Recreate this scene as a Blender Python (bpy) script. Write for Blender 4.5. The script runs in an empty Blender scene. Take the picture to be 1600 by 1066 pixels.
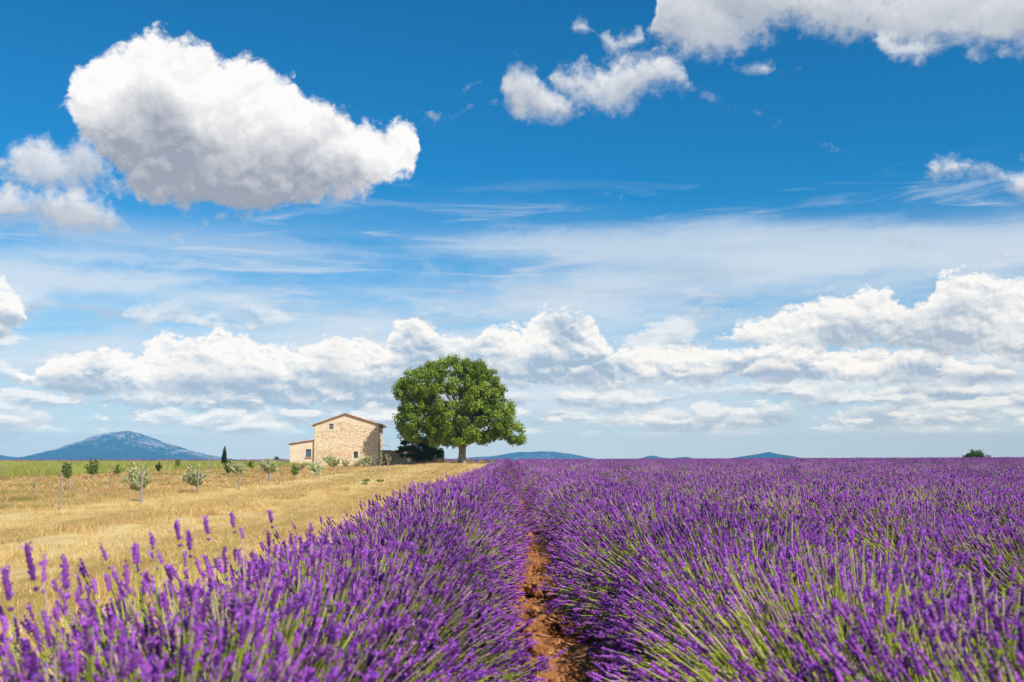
import bpy, bmesh, math, random
import numpy as np
from mathutils import Vector, Matrix, noise as mnoise

random.seed(7)
rng = np.random.default_rng(7)
scene = bpy.context.scene
col = scene.collection
PI = math.pi

# ------------------------------------------------------------------ camera
CAM_Z = 1.08
F_PX = 1556.0
PITCH = math.atan((721 - 533) / F_PX)
YAW = 0.0
cam_data = bpy.data.cameras.new('camera')
cam = bpy.data.objects.new('camera', cam_data)
col.objects.link(cam)
cam.location = (0, 0, CAM_Z)
cam.rotation_euler = (PI / 2 + PITCH, 0, YAW)
cam_data.lens = F_PX / 1600 * 36
cam_data.sensor_width = 36
cam_data.clip_start = 0.05
cam_data.clip_end = 60000
cam_data.dof.use_dof = True
cam_data.dof.focus_distance = 14.0
cam_data.dof.aperture_fstop = 5.0
scene.camera = cam


def ray(px, py):
    """direction in the place that the photograph shows at pixel (px, py)"""
    v = Vector(((px - 800) / F_PX, (533 - py) / F_PX, -1.0))
    return Matrix.Rotation(PI / 2 + PITCH, 3, 'X') @ v


def ae(px, py):
    d = ray(px, py)
    return math.atan2(d.x, d.y), d.z / math.hypot(d.x, d.y)


# ------------------------------------------------------------------ colour management, exposure
scene.view_settings.view_transform = 'Standard'
scene.view_settings.look = 'None'
scene.view_settings.exposure = 0.15
scene.view_settings.gamma = 1.0
scene.view_settings.use_curve_mapping = False
scene.cycles.use_denoising = True
scene.cycles.max_bounces = 8
scene.cycles.diffuse_bounces = 3
scene.cycles.glossy_bounces = 2
scene.cycles.transmission_bounces = 4
scene.cycles.volume_bounces = 0
scene.cycles.transparent_max_bounces = 8
scene.cycles.use_adaptive_sampling = True
scene.cycles.adaptive_threshold = 0.02

# ------------------------------------------------------------------ sun
SUN_EL = math.radians(47)
SUN_AZ = math.radians(140)          # clockwise from +Y (the view): to the right and a little behind
sun_dir = Vector((math.sin(SUN_AZ) * math.cos(SUN_EL), math.cos(SUN_AZ) * math.cos(SUN_EL), math.sin(SUN_EL)))
sd = bpy.data.lights.new('sun', 'SUN')
sd.energy = 5.0
sd.angle = math.radians(0.53)
sd.color = (1.0, 0.93, 0.82)
sun = bpy.data.objects.new('sun', sd)
sun.rotation_euler = (-sun_dir).to_track_quat('-Z', 'Y').to_euler()
sun.location = (20, -20, 40)
col.objects.link(sun)


# ------------------------------------------------------------------ node helpers
class NT:
    def __init__(self, tree):
        self.t = tree
        self.n = tree.nodes
        self.l = tree.links

    def new(self, kind, **kw):
        nd = self.n.new(kind)
        for k, v in kw.items():
            setattr(nd, k, v)
        return nd

    def put(self, sock, v):
        if v is None:
            return
        if isinstance(v, bpy.types.NodeSocket):
            self.l.new(v, sock)
        else:
            if sock.type == 'RGBA' and len(v) == 3:
                v = (*v, 1.0)
            sock.default_value = v

    def m(self, op, a, b=None, c=None, clamp=False):
        nd = self.new('ShaderNodeMath', operation=op, use_clamp=clamp)
        for i, v in enumerate((a, b, c)):
            if v is not None:
                self.put(nd.inputs[i], v)
        return nd.outputs[0]

    def add(self, a, b): return self.m('ADD', a, b)
    def sub(self, a, b): return self.m('SUBTRACT', a, b)
    def mul(self, a, b): return self.m('MULTIPLY', a, b)
    def clamp01(self, a): return self.m('ADD', a, 0.0, clamp=True)

    def v(self, op, a, b=None, scale=None):
        nd = self.new('ShaderNodeVectorMath', operation=op)
        self.put(nd.inputs[0], a)
        if b is not None:
            self.put(nd.inputs[1], b)
        if scale is not None:
            self.put(nd.inputs['Scale'], scale)
        return nd.outputs['Value'] if op in ('LENGTH', 'DOT_PRODUCT', 'DISTANCE') else nd.outputs[0]

    def ss(self, x, lo, hi, a=0.0, b=1.0, kind='SMOOTHSTEP'):
        nd = self.new('ShaderNodeMapRange', interpolation_type=kind)
        for i, v in enumerate((x, lo, hi, a, b)):
            self.put(nd.inputs[i], v)
        return nd.outputs[0]

    def noise(self, vec, scale, detail=4, rough=0.5, lac=2.0, dist=0.0, kind=None, out=0, dims='3D'):
        nd = self.new('ShaderNodeTexNoise', noise_dimensions=dims)
        if kind:
            nd.noise_type = kind
        self.put(nd.inputs['Vector'], vec)
        nd.inputs['Scale'].default_value = scale
        nd.inputs['Detail'].default_value = detail
        nd.inputs['Roughness'].default_value = rough
        nd.inputs['Lacunarity'].default_value = lac
        nd.inputs['Distortion'].default_value = dist
        return nd.outputs[out]

    def voro(self, vec, scale, detail=0, rough=0.5, feature='F1', out='Distance', rand=1.0):
        nd = self.new('ShaderNodeTexVoronoi', feature=feature)
        self.put(nd.inputs['Vector'], vec)
        nd.inputs['Scale'].default_value = scale
        if 'Detail' in nd.inputs:
            nd.inputs['Detail'].default_value = detail
            nd.inputs['Roughness'].default_value = rough
        nd.inputs['Randomness'].default_value = rand
        return nd.outputs[out]

    def mix(self, f, a, b, blend='MIX'):
        nd = self.new('ShaderNodeMix', data_type='RGBA', blend_type=blend)
        self.put(nd.inputs[0], f)
        self.put(nd.inputs[6], a)
        self.put(nd.inputs[7], b)
        return nd.outputs[2]

    def fmix(self, f, a, b):
        nd = self.new('ShaderNodeMix', data_type='FLOAT')
        self.put(nd.inputs[0], f)
        self.put(nd.inputs[2], a)
        self.put(nd.inputs[3], b)
        return nd.outputs[0]

    def ramp(self, f, stops, interp='LINEAR'):
        nd = self.new('ShaderNodeValToRGB')
        cr = nd.color_ramp
        cr.interpolation = interp
        while len(cr.elements) < len(stops):
            cr.elements.new(0.5)
        for el, (p, c) in zip(cr.elements, stops):
            el.position = p
            el.color = (*c, 1.0)
        self.put(nd.inputs[0], f)
        return nd.outputs[0]

    def comb(self, x, y, z):
        nd = self.new('ShaderNodeCombineXYZ')
        for i, v in enumerate((x, y, z)):
            self.put(nd.inputs[i], v)
        return nd.outputs[0]

    def sep(self, v):
        nd = self.new('ShaderNodeSeparateXYZ')
        self.put(nd.inputs[0], v)
        return nd.outputs

    def curve(self, x, pts, x0, x1, y0, y1):
        """a float curve through pts given in real units"""
        nd = self.new('ShaderNodeFloatCurve')
        c = nd.mapping.curves[0]
        pts = sorted(((p[0] - x0) / (x1 - x0), (p[1] - y0) / (y1 - y0)) for p in pts)
        pts = [(min(max(a, 0), 1), min(max(b, 0), 1)) for a, b in pts]
        c.points[0].location = pts[0]
        c.points[1].location = pts[-1]
        for p in pts[1:-1]:
            c.points.new(*p)
        for p in c.points:
            p.handle_type = 'VECTOR'
        nd.mapping.use_clip = True
        nd.mapping.update()
        self.put(nd.inputs['Value'], x)
        return self.add(self.mul(nd.outputs[0], y1 - y0), y0)


# ------------------------------------------------------------------ world: clear sky + clouds, as a function of direction only
world = bpy.data.worlds.new('World')
scene.world = world
world.use_nodes = True
g = NT(world.node_tree)
g.n.clear()
sky = g.new('ShaderNodeTexSky', sky_type='NISHITA')
sky.sun_disc = False
sky.sun_elevation = SUN_EL
sky.sun_rotation = SUN_AZ
sky.altitude = 600
sky.air_density = 1.0
sky.dust_density = 0.6
sky.ozone_density = 2.2

tc = g.new('ShaderNodeTexCoord')
D = g.v('NORMALIZE', tc.outputs['Generated'])
dx, dy, dz = g.sep(D)
hyp = g.m('SQRT', g.add(g.mul(dx, dx), g.mul(dy, dy)))
EL = g.m('DIVIDE', dz, g.m('MAXIMUM', hyp, 0.02))          # tangent of the elevation
AZ = g.m('ARCTAN2', dx, dy)
A_HALF = 0.56
# continue the cloud layout all round by folding the azimuth back and forth
AZF = g.sub(g.m('PINGPONG', g.add(AZ, A_HALF), 2 * A_HALF), A_HALF)
UC = g.m('DIVIDE', g.add(AZF, A_HALF), 2 * A_HALF)           # 0..1 for the curves

# ragged edges: small warp of the azimuth and elevation
wn = g.noise(D, 20, 5, 0.66, out=1)
wv = g.v('SUBTRACT', wn, (0.5, 0.5, 0.5))
wx, wy, wz = g.sep(wv)
LIGHT = Vector((0.35, -0.15, 0.92)).normalized()


def puffs(P, scale, weights):
    """billowed noise: rounded lumps with creases between them, about 0..0.8"""
    tot = None
    for i, w in enumerate(weights):
        n = g.m('ABSOLUTE', g.m('MULTIPLY_ADD', g.noise(P, scale * 2.13 ** i, 0), 2.0, -1.0))
        n = g.mul(n, w)
        tot = n if tot is None else g.add(tot, n)
    return tot


def field(scale, squash, seed):
    """the shared relief of a family of clouds: (puffs, puffs a step towards the light, fine noise, broad noise)"""
    P = g.v('ADD', g.v('MULTIPLY', D, (1, 1, squash)), (seed, seed * 0.7, -seed))
    P = g.v('ADD', P, g.v('SCALE', wv, scale=0.35 / scale))
    W = (0.52, 0.32, 0.20, 0.12)
    b0 = puffs(P, scale, W)
    b1 = puffs(g.v('ADD', P, tuple(LIGHT * (0.22 / scale))), scale, W)
    fine = g.sub(g.noise(P, scale * 4.0, 4, 0.62), 0.5)
    broad = g.sub(g.noise(P, scale * 0.55, 2, 0.5), 0.5)
    return b0, b1, fine, broad


NEAR = field(19.0, 1.15, 0.9)
FAR = field(31.0, 1.6, 4.3)


GAPN = g.noise(g.v('MULTIPLY', D, (1, 1, 2.0)), 17, 1, 0.5)


def layer(tops, bots, fld, amp, edge, warp=0.012, depth=0.03, torn=0.0, flat=1.0, shade=None, soft=0.05, gaps=0.0):
    """alpha, height in the cloud, relief and body of one cloud layer; tops and bots are outlines in photo pixels"""
    b0, b1, fine, broad = fld
    U = g.m('DIVIDE', g.add(g.m('MULTIPLY_ADD', wx, warp, AZF), A_HALF), 2 * A_HALF)
    E = g.m('MULTIPLY_ADD', wz, warp, EL)
    tp = [ae(*p) for p in tops]
    bp = [ae(*p) for p in bots]
    lo = min(p[1] for p in tp + bp) - 0.01
    hi = max(p[1] for p in tp + bp) + 0.01
    T = g.curve(U, tp, -A_HALF, A_HALF, lo, hi)
    B = g.curve(U, bp, -A_HALF, A_HALF, lo, hi)
    up = g.sub(T, E)
    dn = g.sub(E, B)
    M = g.m('MINIMUM', g.m('MINIMUM', up, g.mul(dn, flat)), depth)
    dens = g.m('MULTIPLY_ADD', g.sub(b0, 0.22), amp, M)
    if gaps:
        dens = g.m('MULTIPLY_ADD', g.sub(GAPN, 0.5), gaps, dens)
    dens = g.m('MULTIPLY_ADD', fine, amp * (0.5 + torn), dens)
    alpha = g.ss(dens, -edge * 0.35, edge * 0.65)
    if shade:
        sp = [ae(*p) for p in shade]
        s0, s1 = min(p[1] for p in sp) - 0.01, max(p[1] for p in sp) + 0.01
        h = g.m('MULTIPLY_ADD', g.sub(E, g.curve(U, sp, -A_HALF, A_HALF, s0, s1)), 0.5 / soft, 0.5)
    else:
        h = g.m('DIVIDE', dn, g.m('MAXIMUM', g.sub(T, B), 0.006))
    rel = g.sub(b0, b1)
    return alpha, h, rel, fine, broad, b0, dens


def lay_on(c, L, opacity=1.0, lo=0.2, hi=0.8, relk=1.0, broadk=0.8, finek=0.14, rim=0.12, dark=(0.36, 0.41, 0.50), lit=(0.93, 0.92, 0.92)):
    alpha, h, rel, fine, broad, b0, dens = L
    s = g.ss(g.m('MULTIPLY_ADD', broad, broadk, h), lo, hi)
    s = g.m('MULTIPLY_ADD', rel, relk, s)
    s = g.m('MULTIPLY_ADD', fine, finek, s)
    s = g.m('MULTIPLY_ADD', g.sub(b0, 0.25), 0.25, s)
    s = g.add(s, g.mul(g.ss(dens, 0.010, 0.0), rim))
    s = g.clamp01(s)
    return g.mix(g.mul(alpha, opacity), c, g.mix(s, dark, lit))


skyc = g.v('MULTIPLY', sky.outputs[0], (0.09, 0.74, 1.06))
STR = 0.115
skyc = g.v('SCALE', skyc, scale=STR * 1.06)
SKYRAW = skyc
c = skyc

# thin bright veil towards the horizon
veil_n = g.noise(g.v('MULTIPLY', D, (1.2, 1.2, 9.0)), 2.6, 6, 0.55, dist=0.4)
hz = g.m('POWER', g.clamp01(g.sub(1.0, g.m('DIVIDE', g.m('MAXIMUM', EL, 0.0), 0.30))), 1.0)
veil = g.clamp01(g.mul(g.add(hz, g.mul(g.sub(veil_n, 0.5), 0.75)), g.ss(EL, 0.30, 0.16)))
c = g.mix(g.mul(veil, 0.97), c, (0.53, 0.68, 0.82))
# low air: pale blue close to the ground
low = g.ss(EL, 0.10, 0.0)
c = g.mix(g.mul(low, 0.75), c, (0.47, 0.62, 0.74))

# broad soft sheets of thin cloud
st_n = g.noise(g.v('ADD', g.v('MULTIPLY', D, (1.0, 1.0, 7.0)), g.v('SCALE', wv, scale=0.12)), 3.4, 5, 0.55, dist=0.3)
st_m = g.mul(g.ss(EL, 0.245, 0.175), g.ss(EL, 0.02, 0.07))
sheet = g.mul(g.ss(st_n, 0.36, 0.62), st_m)
c = g.mix(g.mul(sheet, 0.80), c, (0.66, 0.76, 0.87))
st_g = g.noise(g.v('ADD', g.v('MULTIPLY', D, (1.3, 1.3, 11.0)), (2.2, 0.3, 5.0)), 4.2, 5, 0.6, dist=0.5)
c = g.mix(g.mul(g.mul(g.ss(st_g, 0.55, 0.72), st_m), 0.55), c, (0.47, 0.57, 0.70))

# cirrus bands
cn = g.noise(g.v('ADD', g.v('MULTIPLY', D, (2.0, 2.0, 30.0)), g.v('SCALE', wv, scale=0.5)), 2.1, 7, 0.62, dist=0.7)
tb = [(-100, 395), (300, 395), (560, 385), (640, 375), (760, 358), (900, 350), (1000, 346), (1140, 330), (1250, 338), (1400, 338), (1600, 340), (1700, 340)]
bb = [(-100, 398), (300, 398), (560, 392), (640, 398), (760, 410), (900, 420), (1000, 425), (1140, 432), (1250, 440), (1400, 440), (1600, 438), (1700, 438)]
T = g.curve(UC, [ae(*p) for p in tb], -A_HALF, A_HALF, 0.1, 0.3)
B = g.curve(UC, [ae(*p) for p in bb], -A_HALF, A_HALF, 0.1, 0.3)
Mc = g.m('MINIMUM', g.sub(T, EL), g.sub(EL, B))
ca = g.ss(g.add(Mc, g.mul(g.sub(cn, 0.5), 0.035)), -0.004, 0.022)
c = g.mix(g.mul(ca, 0.66), c, (0.66, 0.76, 0.86))
# scattered faint streaks
cn2 = g.noise(g.v('ADD', g.v('MULTIPLY', D, (1.6, 1.6, 16.0)), (3.1, 1.7, 0.4)), 3.0, 7, 0.6, dist=0.9)
sa = g.mul(g.ss(cn2, 0.53, 0.72), g.mul(g.ss(EL, 0.30, 0.22), g.ss(EL, 0.10, 0.16)))
c = g.mix(g.mul(sa, 0.62), c, (0.70, 0.76, 0.84))

far_dark = (0.36, 0.50, 0.66)
far_lit = (0.86, 0.87, 0.88)
# lowest row of small flat clouds above the hills
c = lay_on(c, layer(
    [(-60, 645), (60, 640), (140, 650), (200, 668), (280, 655), (400, 652), (450, 665), (560, 655), (640, 640), (760, 636), (880, 640), (930, 648), (960, 640),
     (990, 650), (1060, 640), (1110, 652), (1160, 642), (1240, 630), (1290, 640), (1330, 628), (1400, 625), (1450, 640), (1520, 636), (1600, 640), (1660, 640)],
    [(-60, 672), (60, 675), (140, 668), (200, 662), (280, 668), (400, 668), (450, 660), (560, 668), (640, 665), (760, 668), (880, 650), (930, 672), (1060, 672),
     (1110, 668), (1240, 672), (1330, 668), (1450, 664), (1600, 655), (1660, 655)],
    FAR, 0.022, 0.009, warp=0.012, depth=0.012, gaps=0.045), 0.85, lo=0.2, hi=0.9, dark=(0.40, 0.54, 0.68), lit=(0.84, 0.87, 0.89))
c = lay_on(c, layer(
    [(-60, 620), (60, 610), (140, 618), (260, 600), (380, 606), (480, 600), (600, 610), (700, 600), (820, 612), (920, 618), (985, 612), (1040, 622), (1140, 600),
     (1240, 606), (1330, 612), (1420, 596), (1520, 612), (1600, 600), (1660, 600)],
    [(-60, 618), (60, 632), (140, 636), (260, 638), (380, 640), (480, 636), (600, 636), (700, 640), (820, 632), (920, 636), (985, 640), (1040, 630), (1140, 630),
     (1240, 632), (1330, 640), (1420, 630), (1520, 624), (1600, 632), (1660, 632)],
    FAR, 0.022, 0.010, warp=0.014, depth=0.012, gaps=0.035), 0.92, lo=0.3, hi=0.95, dark=far_dark, lit=(0.88, 0.89, 0.90))
# many small broken puffs above the horizon, lit from above
def small_puffs(c, squash, scale, seed, e0, e1, e2, e3, thr, opacity):
    Pq = g.v('ADD', g.v('ADD', g.v('MULTIPLY', D, (1, 1, squash)), (seed, -seed, seed * 0.5)), g.v('SCALE', wv, scale=0.03))
    a = g.noise(Pq, scale, 5, 0.58)
    b = g.noise(g.v('ADD', Pq, (0, 0, 0.16 / scale * 2)), scale, 5, 0.58)
    band = g.mul(g.ss(EL, e0, e1), g.ss(EL, e3, e2))
    al = g.mul(g.ss(a, thr, thr + 0.09), band)
    s = g.clamp01(g.m('MULTIPLY_ADD', g.sub(a, b), 6.0, 0.45))
    return g.mix(g.mul(al, opacity), c, g.mix(s, (0.43, 0.56, 0.70), (0.90, 0.91, 0.92)))


c = small_puffs(c, 3.6, 15.0, 4.4, 0.022, 0.036, 0.085, 0.11, 0.475, 0.80)
c = small_puffs(c, 2.6, 12.0, 7.7, 0.06, 0.08, 0.13, 0.17, 0.50, 0.75)
# main cumulus bank
c = lay_on(c, layer(
    [(-60, 600), (20, 592), (50, 585), (90, 555), (150, 545), (215, 552), (255, 518), (320, 530), (335, 512), (385, 525), (420, 548), (470, 545), (520, 530), (575, 527),
     (605, 545), (612, 508), (655, 497), (700, 522), (745, 532), (760, 520), (775, 512), (820, 512), (845, 486), (875, 480), (930, 500), (955, 545), (1000, 538), (1060, 535),
     (1130, 548), (1180, 545), (1210, 528), (1255, 533), (1290, 552), (1340, 550), (1400, 545), (1470, 538), (1490, 560), (1540, 580), (1600, 590), (1660, 590)],
    [(-60, 590), (20, 595), (60, 612), (120, 622), (250, 620), (400, 626), (560, 626), (620, 618), (700, 616), (800, 605), (900, 602), (1000, 600), (1100, 596), (1200, 590),
     (1300, 596), (1400, 596), (1480, 596), (1540, 590), (1600, 586), (1660, 586)],
    FAR, 0.026, 0.007, warp=0.018, torn=0.2), 0.97, lo=0.05, hi=0.95, relk=1.3, broadk=2.0, rim=0.3, dark=far_dark, lit=(0.98, 0.96, 0.94))
# nearer, lower puffs in front of the bank
c = lay_on(c, layer(
    [(-60, 590), (30, 600), (60, 575), (110, 572), (150, 590), (170, 580), (230, 596), (250, 572), (300, 566), (360, 570), (420, 566), (440, 590), (480, 590), (500, 560), (540, 552),
     (575, 580), (640, 596), (780, 590), (880, 600), (885, 572), (920, 566), (945, 590), (1040, 596), (1060, 578), (1120, 572), (1150, 590), (1180, 570), (1230, 562), (1260, 590),
     (1300, 590), (1440, 590), (1470, 575), (1560, 572), (1600, 580), (1660, 580)],
    [(-60, 600), (30, 590), (60, 600), (110, 602), (150, 592), (170, 604), (230, 590), (250, 612), (300, 612), (360, 608), (420, 600), (440, 588), (480, 585), (500, 600), (540, 606),
     (575, 592), (640, 590), (780, 585), (880, 594), (885, 598), (920, 598), (945, 592), (1040, 590), (1060, 592), (1120, 592), (1150, 588), (1180, 592), (1230, 592), (1260, 584),
     (1300, 584), (1440, 584), (1470, 592), (1560, 594), (1600, 592), (1660, 592)],
    FAR, 0.020, 0.009, warp=0.016, depth=0.014, gaps=0.03), 0.94, lo=0.1, hi=0.95, relk=0.8, broadk=1.2, dark=(0.38, 0.50, 0.66), lit=(0.90, 0.89, 0.88))
# taller bank at the right and the left edge
c = lay_on(c, layer(
    [(-60, 430), (0, 437), (22, 455), (36, 480), (44, 510), (80, 520), (1100, 540), (1160, 510), (1215, 488), (1280, 465), (1330, 462), (1350, 445), (1385, 452), (1420, 478), (1455, 470), (1465, 440),
     (1515, 425), (1560, 430), (1600, 428), (1660, 428)],
    [(-60, 545), (0, 530), (30, 512), (44, 500), (80, 505), (1100, 535), (1160, 535), (1215, 538), (1280, 545), (1350, 540), (1440, 545), (1520, 552), (1600, 560), (1660, 560)],
    FAR, 0.026, 0.008, warp=0.018, torn=0.2), 0.96, lo=0.05, hi=0.95, relk=1.2, broadk=1.8, rim=0.25, dark=(0.42, 0.52, 0.65), lit=(0.98, 0.97, 0.95))
# torn grey-white clouds: left of the big one, top right of the frame, and small ones
c = lay_on(c, layer(
    [(-60, 260), (8, 250), (20, 232), (60, 222), (100, 240), (130, 215), (160, 250), (185, 300), (860, 140), (872, 108), (905, 102), (930, 118), (965, 100), (1000, 92),
     (1035, 84), (1058, 92), (1080, 130), (1095, 150), (1440, 300), (1455, 262), (1480, 254), (1500, 266), (1560, 262), (1575, 280), (1600, 262), (1660, 262)],
    [(-60, 255), (8, 258), (20, 280), (60, 300), (100, 305), (130, 295), (160, 280), (185, 295), (860, 120), (872, 136), (905, 160), (950, 166), (985, 162), (1020, 145),
     (1050, 140), (1078, 136), (1095, 130), (1440, 270), (1455, 268), (1480, 272), (1500, 270), (1560, 270), (1575, 285), (1600, 300), (1660, 300)],
    NEAR, 0.030, 0.030, warp=0.025, depth=0.02, torn=0.9), 0.90, lo=-0.1, hi=1.1, relk=0.6, broadk=1.4, dark=(0.42, 0.49, 0.60), lit=(0.88, 0.89, 0.91))
c = lay_on(c, layer(
    [(-60, 300), (0, 304), (60, 302), (110, 306), (150, 315), (190, 345), (240, 385), (780, 150), (790, 112), (812, 102), (838, 112), (860, 142), (885, 168), (900, 190),
     (1020, 60), (1030, -60), (1100, -60), (1224, -60), (1232, 60), (1236, -60), (1300, -60), (1700, -60)],
    [(-60, 345), (0, 350), (60, 348), (110, 358), (150, 368), (190, 352), (240, 375), (780, 120), (790, 160), (820, 186), (850, 188), (880, 182), (900, 170),
     (1020, 50), (1034, 66), (1070, 84), (1125, 88), (1165, 66), (1222, 36), (1232, 20), (1240, 40), (1310, 58), (1360, 50), (1395, 80), (1440, 86), (1470, 66), (1520, 74), (1600, 66), (1700, 66)],
    NEAR, 0.030, 0.030, warp=0.022, depth=0.02, torn=0.7), 0.93, lo=0.0, hi=1.1, relk=0.6, broadk=1.6, dark=(0.47, 0.52, 0.60), lit=(0.84, 0.85, 0.87))
c = lay_on(c, layer(
    [(-60, 560), (885, 60), (892, 38), (905, 34), (918, 40), (926, 60), (936, 62), (945, 50), (960, 62), (985, 56), (1002, 52), (1012, 80), (1180, 110), (1195, 102), (1212, 106), (1225, 120),
     (1350, 90), (1370, 45), (1400, 60), (1440, 62), (1455, 80), (1465, 110), (1700, 560)],
    [(-60, 540), (885, 30), (892, 46), (905, 46), (918, 48), (926, 30), (936, 55), (945, 74), (965, 80), (985, 76), (1002, 66), (1012, 50), (1180, 105), (1195, 110), (1212, 112), (1225, 110),
     (1350, 50), (1370, 70), (1400, 92), (1440, 88), (1455, 75), (1465, 60), (1700, 540)],
    NEAR, 0.022, 0.016, warp=0.016, depth=0.012, torn=0.4), 0.75, lo=-0.2, hi=0.5, relk=0.5, dark=(0.5, 0.57, 0.67), lit=(0.80, 0.83, 0.87))
# the big cumulus
c = lay_on(c, layer(
    [(-60, 420), (90, 190), (102, 130), (118, 108), (150, 98), (168, 76), (200, 62), (240, 46), (264, 50), (290, 62), (325, 72), (345, 95), (390, 97), (430, 118), (462, 118),
     (470, 142), (500, 158), (530, 180), (565, 190), (600, 196), (622, 184), (645, 190), (656, 208), (664, 260), (1700, 420)],
    [(-60, 400), (90, 150), (102, 150), (112, 185), (140, 215), (160, 255), (205, 285), (232, 320), (330, 322), (400, 332), (450, 322), (520, 304), (560, 300), (600, 292),
     (635, 280), (654, 258), (664, 225), (1700, 400)],
    NEAR, 0.040, 0.015, warp=0.022, torn=0.15, soft=0.042,
    shade=[(-60, 260), (90, 236), (130, 222), (180, 200), (250, 172), (340, 190), (450, 212), (540, 246), (600, 262), (660, 285), (1700, 300)]), 0.99, lo=0.0, hi=1.0, relk=0.60, broadk=1.3, finek=0.25, dark=(0.34, 0.38, 0.47), lit=(1.0, 0.99, 0.98))

# the haze box of the place lies in front of this sky: what is seen through it is set so that the air and the sky
# together give the colours above
HAZE_DENS, HAZE_TOP, HAZE_END = 1.40e-4, 235.0, 8600.0
HAZE_COL = (0.13, 0.46, 0.85)
AIR = (0.055, 0.30, 0.64)
path = g.m('MINIMUM', g.m('DIVIDE', HAZE_TOP, g.m('MAXIMUM', EL, 0.004)), HAZE_END)
TR = g.m('EXPONENT', g.mul(path, -HAZE_DENS))
inv = g.m('DIVIDE', 1.0, TR)
c = g.v('MAXIMUM', g.v('SUBTRACT', g.v('SCALE', c, scale=inv), g.v('SCALE', AIR, scale=g.sub(inv, 1.0))), (0, 0, 0))

# soft ground colour below the horizon
c = g.mix(g.ss(EL, 0.0, -0.03), c, (0.20, 0.19, 0.16))
bg = g.new('ShaderNodeBackground')
g.put(bg.inputs[0], c)
bg.inputs[1].default_value = 0.90
out = g.new('ShaderNodeOutputWorld')
g.l.new(bg.outputs[0], out.inputs[0])
world.cycles.sampling_method = 'MANUAL'
world.cycles.sample_map_resolution = 256

# ------------------------------------------------------------------ the lie of the land
def sstep(a, b, t):
    t = np.clip((np.asarray(t, float) - a) / (b - a), 0, 1)
    return t * t * (3 - 2 * t)


def G(x, y):
    """ground height in metres"""
    x = np.asarray(x, float)
    y = np.asarray(y, float)
    z = 0.55 * sstep(0, 150, y)
    z = z + 0.0042 * np.clip(x, 0, 400) * sstep(20, 150, y)
    z = z - 0.50 * (1 - sstep(30, 100, y)) * sstep(-2.0, -4.2, x)
    z = z + 0.42 * np.exp(-((x + 6.8) / 5.0) ** 2 - ((y - 116) / 24.0) ** 2)
    z = z - 0.22 * sstep(170, 260, y) - 0.0016 * np.clip(y - 180, 0, 1800)
    sw = np.sin(1.35 * (x + 0.9 * np.sin(y * 0.05))) * 0.5 + 0.5
    z = z + 0.10 * sw ** 4 * sstep(-2.6, -3.4, x) * (1 - sstep(-15, -19, x)) * (1 - sstep(90, 110, y))
    for tx in (-4.5, -6.1):
        z = z - 0.05 * np.exp(-((x - tx + 0.4 * np.sin(y * 0.06)) / 0.22) ** 2)
    z = z + 0.03 * np.sin(x * 0.21 + 1.0) * np.sin(y * 0.13) * sstep(-4, -12, x)
    return z


def Gs(x, y):
    return float(G(x, y))


def at_px(px, py):
    """where the line of sight of a photograph pixel meets the ground"""
    d = ray(px, py)
    t, last = 3.0, 3.0
    while t < 3000:
        p = Vector((0, 0, CAM_Z)) + d * t
        if t > 150:
            print('far foot', px, py)
            return at_depth(px, 150.0)
        if p.z < Gs(p.x, p.y):
            a, b = last, t
            for _ in range(30):
                m = (a + b) / 2
                p = Vector((0, 0, CAM_Z)) + d * m
                if p.z < Gs(p.x, p.y):
                    b = m
                else:
                    a = m
            return p
        last = t
        t *= 1.01
    raise ValueError((px, py))


def at_depth(px, y):
    """ground point below pixel column px at the distance y"""
    x = (px - 800) / F_PX * y / math.cos(PITCH)
    x *= (math.cos(PITCH) ** 2)
    return Vector((x, y, Gs(x, y)))


# ------------------------------------------------------------------ object helpers
def tag(o, label=None, cat=None, group=None, kind=None):
    if label: o['label'] = label
    if cat: o['category'] = cat
    if group: o['group'] = group
    if kind: o['kind'] = kind
    return o


def empty(name, loc, rz=0.0):
    o = bpy.data.objects.new(name, None)
    o.empty_display_size = 0.3
    o.location = loc
    o.rotation_euler = (0, 0, rz)
    col.objects.link(o)
    return o


def link(name, me, parent=None, loc=None):
    o = bpy.data.objects.new(name, me)
    col.objects.link(o)
    if parent is not None:
        o.parent = parent
    if loc is not None:
        o.location = loc
    return o


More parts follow.
